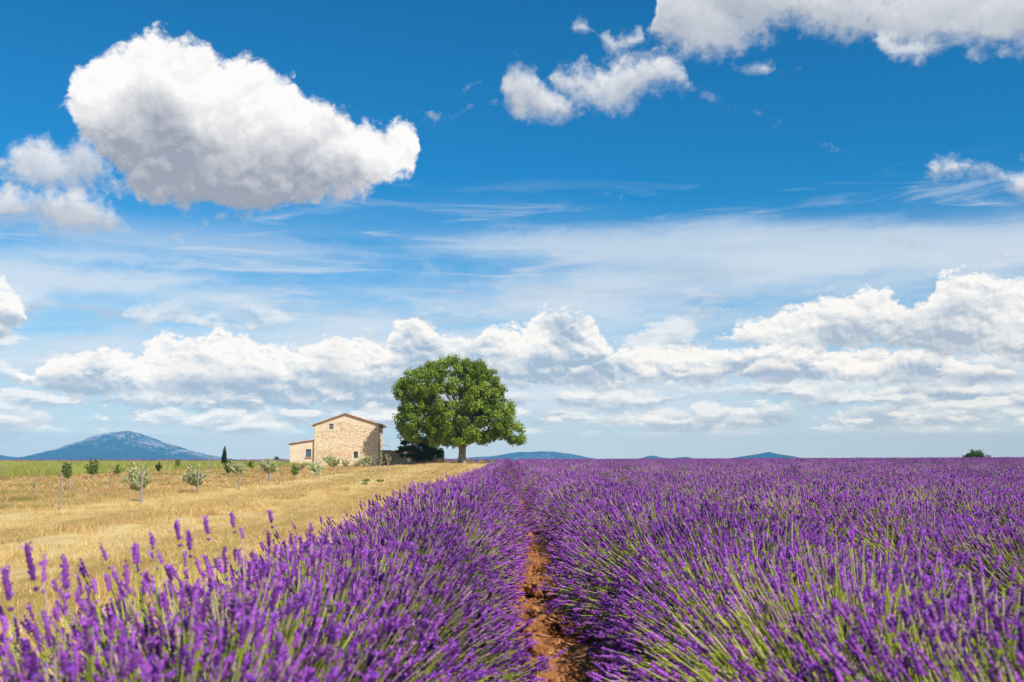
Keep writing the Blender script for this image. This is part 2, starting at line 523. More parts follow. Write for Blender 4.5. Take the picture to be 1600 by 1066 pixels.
class Geo:
    """collects vertices and faces (numpy) for one mesh"""
    def __init__(self):
        self.v, self.f, self.mi, self.tint, self.n = [], [], [], [], 0

    def add(self, verts, faces, mat=0, tint=None):
        verts = np.asarray(verts, np.float32).reshape(-1, 3)
        faces = np.asarray(faces, np.int64)
        self.v.append(verts)
        self.f.append((faces + self.n))
        self.mi.append(np.full(len(faces), mat, np.int32) if np.isscalar(mat) else np.asarray(mat, np.int32))
        if tint is None:
            tint = 0.5
        self.tint.append(np.full(len(verts), tint, np.float32) if np.isscalar(tint) else np.asarray(tint, np.float32))
        self.n += len(verts)

    def box(self, lo, hi, mat=0, M=None, tint=None):
        x0, y0, z0 = lo
        x1, y1, z1 = hi
        v = np.array([(x0, y0, z0), (x1, y0, z0), (x1, y1, z0), (x0, y1, z0), (x0, y0, z1), (x1, y0, z1), (x1, y1, z1), (x0, y1, z1)], float)
        if M is not None:
            v = np.array([(M @ Vector(p))[:] for p in v])
        self.add(v, [(0, 3, 2, 1), (4, 5, 6, 7), (0, 1, 5, 4), (1, 2, 6, 5), (2, 3, 7, 6), (3, 0, 4, 7)], mat, tint)

    def tubes(self, C, Rd, sides, mat=0, tint=None, cap=False):
        """a batch of tubes; C (N,R,3) centres, Rd (N,R) radii"""
        C = np.asarray(C, float)
        N, R, _ = C.shape
        Rd = np.broadcast_to(Rd, (N, R))
        ax = C[:, -1] - C[:, 0]
        ax /= np.linalg.norm(ax, axis=1, keepdims=True) + 1e-9
        ref = np.where(np.abs(ax[:, 2:3]) > 0.9, np.array([[1.0, 0, 0]]), np.array([[0, 0, 1.0]]))
        u = np.cross(ax, ref)
        u /= np.linalg.norm(u, axis=1, keepdims=True) + 1e-9
        w = np.cross(ax, u)
        a = np.arange(sides) / sides * 2 * PI
        off = u[:, None, None, :] * np.cos(a)[None, None, :, None] + w[:, None, None, :] * np.sin(a)[None, None, :, None]
        V = C[:, :, None, :] + off * Rd[:, :, None, None]
        i = np.arange(N)[:, None, None] * R * sides
        r = np.arange(R - 1)[None, :, None] * sides
        s = np.arange(sides)[None, None, :]
        s2 = (s + 1) % sides
        F = np.stack([i + r + s, i + r + s2, i + r + sides + s2, i + r + sides + s], -1).reshape(-1, 4)
        t = None
        if tint is not None and not np.isscalar(tint):
            t = np.repeat(np.asarray(tint), R * sides)
        elif tint is not None:
            t = tint
        self.add(V.reshape(-1, 3), F, mat, t)

    def mesh(self, name, mats, smooth=False):
        me = bpy.data.meshes.new(name)
        V = np.concatenate(self.v)
        nl = [f.shape[1] for f in self.f for _ in range(1)]
        loops = np.concatenate([f.reshape(-1) for f in self.f]).astype(np.int32)
        cnt = np.concatenate([np.full(len(f), f.shape[1], np.int32) for f in self.f])
        start = np.concatenate([[0], np.cumsum(cnt)[:-1]]).astype(np.int32)
        me.vertices.add(len(V))
        me.vertices.foreach_set('co', V.reshape(-1))
        me.loops.add(len(loops))
        me.loops.foreach_set('vertex_index', loops)
        me.polygons.add(len(cnt))
        me.polygons.foreach_set('loop_start', start)
        me.polygons.foreach_set('loop_total', cnt)
        me.polygons.foreach_set('material_index', np.concatenate(self.mi))
        me.polygons.foreach_set('use_smooth', np.full(len(cnt), smooth))
        a = me.attributes.new('tint', 'FLOAT', 'POINT')
        a.data.foreach_set('value', np.concatenate(self.tint))
        for m in mats:
            me.materials.append(m)
        me.update(calc_edges=True)
        me.validate()
        return me


def quad_cards(centres, normals, ups, w, h):
    """flat four-cornered leaves; all arrays (N,...)"""
    s = np.cross(ups, normals)
    s /= np.linalg.norm(s, axis=1, keepdims=True) + 1e-9
    u = np.cross(normals, s)
    w = np.reshape(w, (-1, 1))
    h = np.reshape(h, (-1, 1))
    V = np.stack([centres - u * h * 0.5, centres + s * w * 0.5 - u * h * 0.02, centres + u * h * 0.5, centres - s * w * 0.5 - u * h * 0.02], 1)
    F = np.arange(len(centres) * 4).reshape(-1, 4)
    return V.reshape(-1, 3), F


def rand_unit(n, r=rng):
    v = r.normal(size=(n, 3))
    return v / np.linalg.norm(v, axis=1, keepdims=True)


def scatter(name, sources, pts, rot, scl, kind_idx, mats=()):
    """one object whose geometry nodes place the source meshes on its points"""
    c = bpy.data.collections.new(name + '_sources')
    for i, me in enumerate(sources):
        o = bpy.data.objects.new('%s_source_%02d' % (name, i), me)
        c.objects.link(o)
    me = bpy.data.meshes.new(name)
    pts = np.asarray(pts, np.float32)
    me.vertices.add(len(pts))
    me.vertices.foreach_set('co', pts.reshape(-1))
    for nm, ty, fld, arr in (('rot', 'FLOAT_VECTOR', 'vector', rot), ('scl', 'FLOAT_VECTOR', 'vector', scl), ('pick', 'INT', 'value', kind_idx)):
        a = me.attributes.new(nm, ty, 'POINT')
        a.data.foreach_set(fld, np.asarray(arr, np.int32 if ty == 'INT' else np.float32).reshape(-1))
    o = link(name, me)
    t = bpy.data.node_groups.new(name, 'GeometryNodeTree')
    t.interface.new_socket('Geometry', in_out='INPUT', socket_type='NodeSocketGeometry')
    t.interface.new_socket('Geometry', in_out='OUTPUT', socket_type='NodeSocketGeometry')
    n = t.nodes
    gi, go = n.new('NodeGroupInput'), n.new('NodeGroupOutput')
    ci = n.new('GeometryNodeCollectionInfo')
    ci.inputs['Collection'].default_value = c
    ci.inputs['Separate Children'].default_value = True
    ci.inputs['Reset Children'].default_value = True
    ip = n.new('GeometryNodeInstanceOnPoints')
    ip.inputs['Pick Instance'].default_value = True
    def attr(nm, ty):
        a = n.new('GeometryNodeInputNamedAttribute')
        a.data_type = ty
        a.inputs['Name'].default_value = nm
        return a.outputs['Attribute']
    t.links.new(gi.outputs[0], ip.inputs['Points'])
    t.links.new(ci.outputs[0], ip.inputs['Instance'])
    t.links.new(attr('pick', 'INT'), ip.inputs['Instance Index'])
    e2r = n.new('FunctionNodeEulerToRotation')
    t.links.new(attr('rot', 'FLOAT_VECTOR'), e2r.inputs[0])
    t.links.new(e2r.outputs[0], ip.inputs['Rotation'])
    t.links.new(attr('scl', 'FLOAT_VECTOR'), ip.inputs['Scale'])
    t.links.new(ip.outputs[0], go.inputs[0])
    md = o.modifiers.new('scatter', 'NODES')
    md.node_group = t
    return o


# ------------------------------------------------------------------ materials
def material(name):
    m = bpy.data.materials.new(name)
    m.use_nodes = True
    t = NT(m.node_tree)
    t.n.clear()
    return m, t


def finish(t, surf, disp=None):
    o = t.new('ShaderNodeOutputMaterial')
    t.l.new(surf, o.inputs[0])


def principled(t, base, rough=0.8, spec=0.3, normal=None, metal=0.0):
    p = t.new('ShaderNodeBsdfPrincipled')
    t.put(p.inputs['Base Color'], base)
    t.put(p.inputs['Roughness'], rough)
    p.inputs['Specular IOR Level'].default_value = spec
    p.inputs['Metallic'].default_value = metal
    if normal is not None:
        t.l.new(normal, p.inputs['Normal'])
    return p.outputs[0]


def bump(t, h, strength=0.5, dist=0.02):
    b = t.new('ShaderNodeBump')
    b.inputs['Strength'].default_value = strength
    b.inputs['Distance'].default_value = dist
    t.l.new(h, b.inputs['Height'])
    return b.outputs[0]


def plant_mat(name, c0, c1, trans=0.25, rough=0.7, spec=0.15, tcol=None, hue_var=0.0):
    """leaf or petal: colour between c0 and c1 by the mesh attribute and a per-plant random number"""
    m, t = material(name)
    at = t.new('ShaderNodeAttribute')
    at.attribute_name = 'tint'
    oi = t.new('ShaderNodeObjectInfo')
    f = t.m('MULTIPLY_ADD', oi.outputs['Random'], 0.30, t.m('MULTIPLY_ADD', at.outputs['Fac'], 1.0, -0.15))
    wide = t.noise(t.new('ShaderNodeNewGeometry').outputs['Position'], 0.35, 2, 0.5)
    f = t.clamp01(t.m('MULTIPLY_ADD', t.sub(wide, 0.5), 0.7, f))
    cc = t.mix(f, c0, c1)
    p = principled(t, cc, rough, spec)
    if trans > 0:
        tr = t.new('ShaderNodeBsdfTranslucent')
        if tcol is not None:
            t.put(tr.inputs[0], t.mix(1.0, cc, tcol, 'MULTIPLY'))
        else:
            t.l.new(cc, tr.inputs[0])
        mx = t.new('ShaderNodeMixShader')
        mx.inputs[0].default_value = trans
        t.l.new(p, mx.inputs[1])
        t.l.new(tr.outputs[0], mx.inputs[2])
        finish(t, mx.outputs[0])
    else:
        finish(t, p)
    return m


def simple_mat(name, c0, c1, scale=8.0, rough=0.85, bump_s=0.3, bump_d=0.01, spec=0.25, detail=5, metal=0.0):
    m, t = material(name)
    tcn = t.new('ShaderNodeTexCoord').outputs['Object']
    n1 = t.noise(tcn, scale, detail, 0.6)
    n2 = t.noise(tcn, scale * 5, 4, 0.6)
    cc = t.mix(t.ss(n1, 0.35, 0.65), c0, c1)
    cc = t.mix(t.mul(n2, 0.25), cc, tuple(0.6 * a for a in c0))
    finish(t, principled(t, cc, rough, spec, bump(t, n2, bump_s, bump_d), metal))
    return m


M = {}
M['spike'] = plant_mat('lavender_calyx', (0.065, 0.010, 0.115), (0.540, 0.150, 0.690), trans=0.22)
M['floret'] = plant_mat('lavender_petal', (0.230, 0.040, 0.540), (0.520, 0.150, 0.880), trans=0.30)
M['stem'] = plant_mat('lavender_stem', (0.150, 0.210, 0.018), (0.620, 0.680, 0.095), trans=0.15)
M['drystem'] = plant_mat('lavender_dry_stem', (0.50, 0.36, 0.27), (0.78, 0.58, 0.54), trans=0.1)
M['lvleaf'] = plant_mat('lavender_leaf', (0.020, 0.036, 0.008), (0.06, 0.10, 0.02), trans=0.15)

# ------------------------------------------------------------------ ground: one sheet to the horizon
def axis_pts(segs):
    out = []
    for a, b, n in segs:
        out += list(np.linspace(a, b, n, endpoint=False))
    out.append(segs[-1][1])
    return np.array(out)


gx = axis_pts([(-8500, -2000, 12), (-2000, -300, 20), (-300, -60, 30), (-60, -22, 30), (-22, -3, 100), (-3, 3, 24), (3, 60, 40), (60, 300, 24), (300, 2000, 20), (2000, 8500, 12)])
gy = axis_pts([(-380, -20, 8), (-20, 0, 8), (0, 60, 90), (60, 200, 90), (200, 600, 30), (600, 3000, 16), (3000, 8500, 14)])
X, Y = np.meshgrid(gx, gy, indexing='ij')
Z = G(X, Y)
Z = np.where(X > -2.2, Z - 0.04, Z)
nx_, ny_ = X.shape
I = np.arange(nx_ * ny_).reshape(nx_, ny_)
gf = np.stack([I[:-1, :-1], I[1:, :-1], I[1:, 1:], I[:-1, 1:]], -1).reshape(-1, 4)
gg = Geo()
gg.add(np.stack([X, Y, Z], -1), gf)

m, t = material('ground')
pos = t.new('ShaderNodeNewGeometry').outputs['Position']
x, y, z = t.sep(pos)
wob = t.noise(pos, 0.12, 3, 0.5)
xw = t.m('MULTIPLY_ADD', t.sub(wob, 0.5), 2.2, x)
fine = t.noise(pos, 9.0, 6, 0.7)
mid = t.noise(pos, 0.9, 5, 0.62)
big = t.noise(pos, 0.11, 4, 0.55)
stretch = t.noise(t.v('MULTIPLY', pos, (2.2, 0.25, 1)), 1.6, 5, 0.6)
# cut stubble next to the lavender, in swaths that run with the rows
bands = t.m('SINE', t.m('MULTIPLY', xw, 1.35))
straw = t.mix(t.ss(t.m('MULTIPLY_ADD', stretch, 1.3, t.mul(bands, 0.25)), 0.35, 0.95), (0.42, 0.28, 0.09), (0.74, 0.55, 0.25))
# rough dry grass of the orchard
rough_g = t.mix(t.ss(mid, 0.35, 0.65), (0.42, 0.265, 0.10), (0.58, 0.40, 0.16))
rough_g = t.mix(t.mul(t.ss(big, 0.46, 0.66), 0.55), rough_g, (0.30, 0.27, 0.07))
orchard = t.ss(xw, -13.0, -16.5)
cc = t.mix(orchard, straw, rough_g)
cc = t.mix(t.mul(fine, 0.35), cc, (0.22, 0.135, 0.05))
# reddish earth under the lavender
earth = t.mix(t.ss(mid, 0.35, 0.65), (0.30, 0.125, 0.045), (0.46, 0.22, 0.085))
cc = t.mix(t.ss(x, -2.3, -1.9), cc, earth)
# far plain: fields and woods
plain = t.voro(t.v('MULTIPLY', pos, (1, 0.6, 1)), 0.006, out='Color')
pl = t.mix(t.sep(plain)[0], (0.06, 0.08, 0.03), (0.22, 0.19, 0.10))
cc = t.mix(t.ss(y, 190, 240), cc, pl)
finish(t, principled(t, cc, 0.95, 0.1, bump(t, t.m('MULTIPLY_ADD', fine, 0.6, mid), 0.6, 0.06)))
M['ground'] = m
tag(link('ground', gg.mesh('ground', [m], smooth=True)), kind='structure')

# ------------------------------------------------------------------ earth between the two nearest rows, with clods
def fbm(x, y, s, oct=4, seed=0.0):
    return mnoise.fractal(Vector((x * s + seed, y * s - seed, seed)), 1.0, 2.0, oct)


sx = np.linspace(-0.45, 0.95, 40)
sy = axis_pts([(1.5, 8, 190), (8, 20, 170), (20, 50, 120)])
X, Y = np.meshgrid(sx, sy, indexing='ij')
Zs = np.zeros_like(X)
for i in range(X.shape[0]):
    for j in range(X.shape[1]):
        a, b = X[i, j], Y[i, j]
        n = abs(fbm(a, b, 3.1, 3, 2.0)) * 0.085 + fbm(a, b, 9, 4, 5.0) * 0.040
        Zs[i, j] = n + 0.03 * math.cos((a - 0.22) * 2.2)
Z = G(X, Y) + 0.01 + Zs
edge = np.minimum(1, np.minimum(X - sx[0], sx[-1] - X) / 0.2)
Z = Z - (1 - edge) * 0.09
I = np.arange(X.size).reshape(X.shape)
sf = np.stack([I[:-1, :-1], I[1:, :-1], I[1:, 1:], I[:-1, 1:]], -1).reshape(-1, 4)
sg = Geo()
sg.add(np.stack([X, Y, Z], -1), sf)
m, t = material('red_earth')
pos = t.new('ShaderNodeNewGeometry').outputs['Position']
n1, n2, n3 = t.noise(pos, 5, 5, 0.6), t.noise(pos, 38, 5, 0.65), t.noise(pos, 1.3, 2)
cc = t.mix(t.ss(n1, 0.35, 0.65), (0.21, 0.078, 0.030), (0.40, 0.175, 0.068))
cc = t.mix(t.ss(n2, 0.52, 0.7), cc, (0.60, 0.32, 0.13))
cc = t.mix(t.mul(t.ss(n2, 0.48, 0.3), 0.5), cc, (0.20, 0.08, 0.03))
finish(t, principled(t, cc, 0.95, 0.1, bump(t, t.add(n1, t.mul(n2, 0.5)), 0.8, 0.02)))
M['earth'] = m
tag(link('furrow_earth', sg.mesh('furrow_earth', [m], smooth=True)), kind='structure')


def rock_mesh(name, seed, mats, rough=0.45, sub=3):
    bm = bmesh.new()
    bmesh.ops.create_icosphere(bm, subdivisions=sub, radius=0.5)
    sc = Vector((1, 0.6 + (seed * 0.37) % 0.5, 0.45 + (seed * 0.53) % 0.3))
    for v in bm.verts:
        p = v.co.copy()
        k = 1 + rough * mnoise.fractal(p * 1.6 + Vector((seed * 3.1, seed, 0)), 1.0, 2.0, 3) + 0.35 * (mnoise.cell(p * 2.6 + Vector((seed, 0, 0))) - 0.5) * rough
        v.co = Vector((p.x * sc.x, p.y * sc.y, p.z * sc.z)) * k
    me = bpy.data.meshes.new(name)
    bm.to_mesh(me)
    bm.free()
    for mm in mats:
        me.materials.append(mm)
    return me


rocks_lo = [rock_mesh('clod', s + 0.5, [M['earth']], 0.5, 2) for s in range(5)]
n = 5200
ry = 2.5 + 42 * rng.random(n) ** 1.9
rx = 0.22 + rng.normal(size=n) * 0.20
sz = 0.022 + 0.075 * rng.random(n) ** 2.5
keep = np.abs(rx - 0.22) < 0.6
ry, rx, sz = ry[keep], rx[keep], sz[keep]
rz = G(rx, ry) + 0.035
o = scatter('clods', rocks_lo, np.stack([rx, ry, rz + sz * 0.2], 1), rng.random((len(rx), 3)) * 6.28, np.repeat(sz[:, None], 3, 1), rng.integers(0, 5, len(rx)))
tag(o, 'loose crumbs of orange earth and small stones in the furrow', 'clods', kind='stuff')
BIG = [((852, 946), 0.23, 'widest lump of orange earth in the furrow, bright on top'),
       ((872, 958), 0.13, 'small earth lump against the right side of the widest lump'),
       ((835, 935), 0.12, 'small earth lump against the left side of the widest lump'),
       ((838, 1020), 0.15, 'left one of the orange earth lumps at the near end of the furrow'),
       ((868, 1012), 0.17, 'middle one of the orange earth lumps at the near end of the furrow'),
       ((893, 1022), 0.13, 'right one of the orange earth lumps at the near end of the furrow'),
       ((846, 1056), 0.12, 'pale stone lying at the very near end of the furrow'),
       ((820, 1034), 0.11, 'orange earth lump half under the left lavender row near the furrow end')]
hi_rocks = [rock_mesh('soil_clod', s * 1.7 + 9, [M['earth']], 0.55, 4) for s in range(4)]
for i, (p, s, lb) in enumerate(BIG):
    q = at_px(*p)
    o = link('soil_clod', hi_rocks[i % 4], loc=(q.x, q.y, q.z + 0.075 + s * 0.15))
    o.scale = (s * 1.25, s * 1.25, s * 1.2)
    o.rotation_euler = (0.2 * i, 0.15 * i, 1.1 * i)
    tag(o, lb, 'earth clod' if 'stone' not in lb else 'stone', group='lumps of orange earth in the furrow')

# ------------------------------------------------------------------ lavender
LV = [M['stem'], M['spike'], M['floret'], M['drystem'], M['lvleaf']]


def bez(P0, P1, P2, ts):
    ts = np.asarray(ts)[None, :, None]
    return P0[:, None] * (1 - ts) ** 2 + 2 * P1[:, None] * ts * (1 - ts) + P2[:, None] * ts ** 2


def lavender_plant(name, seed, n, rings, sides, stem_seg, stem_sides, nfl, leaves, fat=1.0, sfat=1.0, sparse=0.0, lean=(0, 0), dry=0.13):
    r = np.random.default_rng(seed)
    gm = Geo()
    phi = r.random(n) * 2 * PI
    ct = 1 - r.random(n) ** 0.92 * 0.83
    th = np.arccos(ct)
    aX, aY, bZ = 0.770, 0.64, 0.75
    lump = 1 + 0.05 * np.sin(3 * phi + seed) + 0.04 * np.sin(5 * th + 2 * phi)
    k = lump * (1 + np.clip(r.normal(size=n), -2, 1.6) * 0.045) - (r.random(n) < 0.40) * r.random(n) * 0.20
    T = np.stack([np.sin(th) * np.cos(phi) * aX, np.sin(th) * np.sin(phi) * aY, np.cos(th) * bZ], 1) * k[:, None]
    T[:, 0] += lean[0] * T[:, 2]
    T[:, 1] += lean[1] * T[:, 2]
    T += r.normal(size=(n, 3)) * 0.022
    T[:, 2] = np.maximum(T[:, 2], 0.10)
    low = T[:, 2] < 0.28
    T[low, 0] *= 0.90
    P0 = np.stack([T[:, 0] * 0.25 + r.normal(size=n) * 0.03, T[:, 1] * 0.25 + r.normal(size=n) * 0.03, 0.04 + 0.10 * np.cos(th)], 1)
    P1 = (P0 + T) * 0.5 + np.stack([r.normal(size=n) * 0.02, r.normal(size=n) * 0.02, 0.05 + 0.05 * np.sin(th)], 1)
    tang = T - P1
    tang /= np.linalg.norm(tang, axis=1, keepdims=True)
    tang += r.normal(size=(n, 3)) * 0.13
    tang[:, 2] += 0.12
    tang /= np.linalg.norm(tang, axis=1, keepdims=True)
    tint = r.random(n)
    # a bare sector where the stems show
    bare = np.zeros(n, bool)
    if sparse > 0:
        c = r.random() * 2 * PI
        bare = (np.cos(phi - c) * np.sin(th) > 0.15) & (r.random(n) < sparse)
        bare |= r.random(n) < sparse * 0.35
    isdry = (r.random(n) < dry)
    ts = np.linspace(0.30 if stem_seg < 3 else 0.1, 1, stem_seg + 1)
    C = bez(P0, P1, T, ts)
    srad = 0.0017 * sfat
    for sel, mt in ((~isdry, 0), (isdry, 3)):
        if sel.any():
            if stem_sides == 2:
                # thin two-sided ribbon
                a, b = C[sel][:, 0], C[sel][:, -1]
                side = np.cross(b - a, rand_unit(sel.sum(), r))
                side /= np.linalg.norm(side, axis=1, keepdims=True) + 1e-9
                V = np.stack([a - side * srad, a + side * srad, b + side * srad, b - side * srad], 1)
                gm.add(V.reshape(-1, 3), np.arange(sel.sum() * 4).reshape(-1, 4), mt, np.repeat(tint[sel], 4))
            else:
                gm.tubes(C[sel], srad, stem_sides, mt, tint[sel])
    # flower spikes
    has = ~bare
    nt = has.sum()
    L = ((0.023 if rings >= 10 else 0.027) + 0.029 * r.random(nt)) * (1 + 0.15 * (fat - 1))
    R0 = (0.0037 + 0.0024 * r.random(nt)) * fat
    a = np.linspace(0, 1, rings)
    if rings >= 7:
        prof = np.array(([0.3, 1.0, 0.35, 1.1, 0.4, 1.15, 0.45, 1.1, 0.5, 0.95, 0.5, 0.8])[:rings - 1] + [0.1])
    elif rings >= 4:
        prof = np.array([0.4, 1.15, 0.65, 1.1, 0.7, 0.8][:rings - 1] + [0.1])
    else:
        prof = np.array([0.5, 1.1, 0.1])
    Cs = T[has][:, None] - tang[has][:, None] * 0.004 + tang[has][:, None] * (a[None, :, None] * L[:, None, None])
    Rs = R0[:, None] * prof[None, :] * (1 + 0.15 * r.normal(size=(nt, rings)))
    faded = r.random(nt) < 0.05
    gm.tubes(Cs[~faded], Rs[~faded], sides, 1, tint[has][~faded])
    gm.tubes(Cs[faded], Rs[faded] * 0.8, sides, 3, 0.0)
    if nfl > 0:
        # a lone whorl lower on the stem
        w = r.random(nt) < 0.6
        if w.any() and rings >= 7:
            q = T[has][w] - tang[has][w] * 0.026
            Cw = q[:, None] + tang[has][w][:, None] * (np.array([0, 0.004, 0.009])[None, :, None])
            gm.tubes(Cw, R0[w][:, None] * np.array([0.3, 0.9, 0.2])[None], 4, 1, tint[has][w])
        # open florets standing off the spike
        m_ = nt * nfl
        idx = np.repeat(np.arange(nt), nfl)
        al = r.random(m_) ** 0.9
        u = rand_unit(m_, r)
        u -= (u * tang[has][idx]).sum(1, keepdims=True) * tang[has][idx]
        u /= np.linalg.norm(u, axis=1, keepdims=True) + 1e-9
        c0 = T[has][idx] + tang[has][idx] * (al * L[idx])[:, None] + u * (R0[idx] * 0.45)[:, None]
        outv = u * 0.8 + tang[has][idx] * 0.5 + r.normal(size=(m_, 3)) * 0.3
        sd_ = np.cross(outv, rand_unit(m_, r))
        sd_ /= np.linalg.norm(sd_, axis=1, keepdims=True) + 1e-9
        sz_ = (0.0050 + 0.0045 * r.random(m_))[:, None] * (1 + 0.6 * (fat - 1))
        blue = r.random(m_) < 0.40
        V = np.stack([c0 - sd_ * sz_ * 0.5, c0 + sd_ * sz_ * 0.5, c0 + outv * sz_ * 1.0], 1)
        gm.add(V.reshape(-1, 3), np.arange(m_ * 3).reshape(-1, 3), np.where(blue, 2, 1), np.repeat(np.where(blue, r.random(m_), 0.4 + 0.6 * r.random(m_)), 3))
    # grey-green leaves inside
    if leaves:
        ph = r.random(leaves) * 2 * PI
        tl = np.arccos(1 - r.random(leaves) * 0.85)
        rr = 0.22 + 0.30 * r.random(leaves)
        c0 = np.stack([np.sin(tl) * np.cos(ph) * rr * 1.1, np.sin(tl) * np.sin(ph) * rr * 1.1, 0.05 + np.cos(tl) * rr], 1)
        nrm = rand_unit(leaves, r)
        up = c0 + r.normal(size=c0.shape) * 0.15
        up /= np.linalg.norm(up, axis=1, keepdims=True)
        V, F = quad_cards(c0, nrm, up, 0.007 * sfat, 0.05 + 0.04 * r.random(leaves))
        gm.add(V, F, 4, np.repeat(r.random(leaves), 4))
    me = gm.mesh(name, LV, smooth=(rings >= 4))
    return me


def variants(prefix, base, cnt, **kw):
    out = []
    for i in range(cnt):
        out.append(lavender_plant('%s_%d' % (prefix, i), base + i, lean=((-0.06, 0.0, 0.05, 0.03, -0.03)[i % 5], (0.05, -0.04, 0.0, 0.06, 0.02)[i % 5]), sparse=(0, 0.05, 0.0, 0.40, 0.75)[i % 5], **kw))
    return out


V0 = variants('lavender_near', 100, 5, n=1750, rings=10, sides=5, stem_seg=3, stem_sides=3, nfl=14, leaves=1100)
V1 = variants('lavender_mid', 200, 5, n=1450, rings=6, sides=4, stem_seg=2, stem_sides=3, nfl=4, leaves=400, fat=1.22, sfat=0.95)
V2 = variants('lavender_far', 300, 5, n=1150, rings=3, sides=3, stem_seg=1, stem_sides=2, nfl=0, leaves=160, fat=1.55, sfat=1.1)
V3 = variants('lavender_farther', 400, 5, n=480, rings=3, sides=3, stem_seg=1, stem_sides=2, nfl=0, leaves=60, fat=2.6, sfat=1.8)
NV = 5


def plant_rows(name, rows, y0, y1, label, xlim=None, step=0.56, zs=1.0, seed=1, lod=None, keep=None):
    r = np.random.default_rng(seed)
    P, Rt, S, K = [], [], [], []
    for xc in rows:
        y = y0
        while y < y1:
            yy = y + r.normal() * 0.05
            st = step * (1.0 if yy < 50 else 1.3)
            y += st
            xx = xc + r.normal() * 0.05
            if not (-0.60 * yy - 3 < xx < 0.56 * yy + 3):
                continue
            if keep is not None and not keep(xx, yy):
                continue
            g_ = mnoise.noise(Vector((xx * 0.35, yy * 0.25, 3.3)))
            v = int(r.integers(0, 3))
            if g_ > 0.22 and r.random() < 0.75:
                v = 3
            if g_ > 0.38 and r.random() < 0.7:
                v = 4
            lo = lod if lod is not None else (0 if yy < 6.5 else 1 if yy < 20 else 2 if yy < 62 else 3)
            s = (0.98 + 0.07 * r.random()) * (1 + 0.10 * mnoise.noise(Vector((xx * 0.9, yy * 0.6, 8.1))))
            if xc < 0 and yy < 4.5:
                s *= 0.945 + 0.055 * yy / 4.5
            P.append((xx, yy, Gs(xx, yy) - 0.01))
            flip = PI if r.random() < 0.5 else 0
            Rt.append((0, 0, flip + r.normal() * 0.25))
            S.append((s, s * (1 if yy < 50 else 1.25), s * zs))
            K.append(lo * NV + v)
    o = scatter(name, V0 + V1 + V2 + V3, P, Rt, S, K)
    tag(o, label, 'lavender', kind='stuff')
    return len(P)


PITCH_ROW = 1.745
XL = -0.665
cnt = plant_rows('lavender', [XL], 0.15, 172, 'dense row of purple lavender left of the furrow, beside the straw field', seed=11)
cnt += plant_rows('lavender', [XL + PITCH_ROW * (k + 1) for k in range(58)], 0.15, 172, 'wide field of purple lavender right of the furrow, reaching the horizon', seed=12)
cnt += plant_rows('lavender', [XL - PITCH_ROW * (k + 1) for k in range(48)], 139, 172, 'thin strip of purple lavender behind the big tree and the straw field', seed=13,
                  keep=lambda x, y: y > 139 + 0.25 * max(0, -x - 20))
cnt += plant_rows('lavender', [-1.8 * k - 22 for k in range(75)], 236, 262, 'distant dark lavender strip under the mountain, beyond the green strip', seed=14, step=0.8)
print('lavender plants', cnt)

# stems that stand clear of the row against the straw
def lone_stem(px, py_top, d, spike, bend, label):
    D_ = ray(px, py_top)
    tp = Vector((0, 0, CAM_Z)) + D_ * (d / D_.y)
    base = Vector((tp.x + 0.10, tp.y + 0.02, Gs(tp.x, tp.y) + 0.25))
    root = empty('lavender_stem', base)
    tl = tp - base
    P0 = np.array([[0, 0, 0]], float)
    P2 = np.array([tl[:]])
    P1 = np.array([[tl.x * 0.5 + bend, tl.y * 0.5, tl.z * 0.6]])
    tg = (P2 - P1)[0]
    tg /= np.linalg.norm(tg)
    end = P2[0] - tg * spike
    a = Geo()
    a.tubes(bez(P0, P1, end[None], np.linspace(0, 1, 7)), 0.0017, 6, 0, 0.6)
    link('stalk', a.mesh('stalk', [M['stem']], True), root)
    b = Geo()
    nr = 14
    prof = np.array([0.2, 0.9, 0.6, 1.05, 0.65, 1.1, 0.7, 1.1, 0.7, 1.0, 0.62, 0.85, 0.5, 0.08])
    C = end[None, None] + tg[None, None] * (np.linspace(0, 1, nr)[None, :, None] * spike)
    b.tubes(C, 0.0074 * prof[None], 8, 0, 0.35)
    q = end - tg * 0.022
    b.tubes(q[None, None] + tg[None, None] * np.array([0, 0.005, 0.010])[None, :, None], np.array([[0.002, 0.008, 0.002]]), 7, 0, 0.3)
    r = np.random.default_rng(int(px))
    k = 34
    u = rand_unit(k, r)
    u -= (u @ tg)[:, None] * tg
    u /= np.linalg.norm(u, axis=1, keepdims=True)
    c0 = end + tg * (r.random(k) * spike)[:, None] + u * 0.006
    ov = u * 0.8 + tg * 0.5 + r.normal(size=(k, 3)) * 0.3
    s_ = np.cross(ov, rand_unit(k, r))
    s_ /= np.linalg.norm(s_, axis=1, keepdims=True)
    V = np.stack([c0 - s_ * 0.004, c0 + s_ * 0.004, c0 + ov * 0.007], 1)
    b.add(V.reshape(-1, 3), np.arange(k * 3).reshape(-1, 3), 1, np.repeat(r.random(k), 3))
    link('flower_spike', b.mesh('flower_spike', [M['spike'], M['floret']], True), root)
    tag(root, label, 'lavender stem', group='lavender stems standing clear of the row')


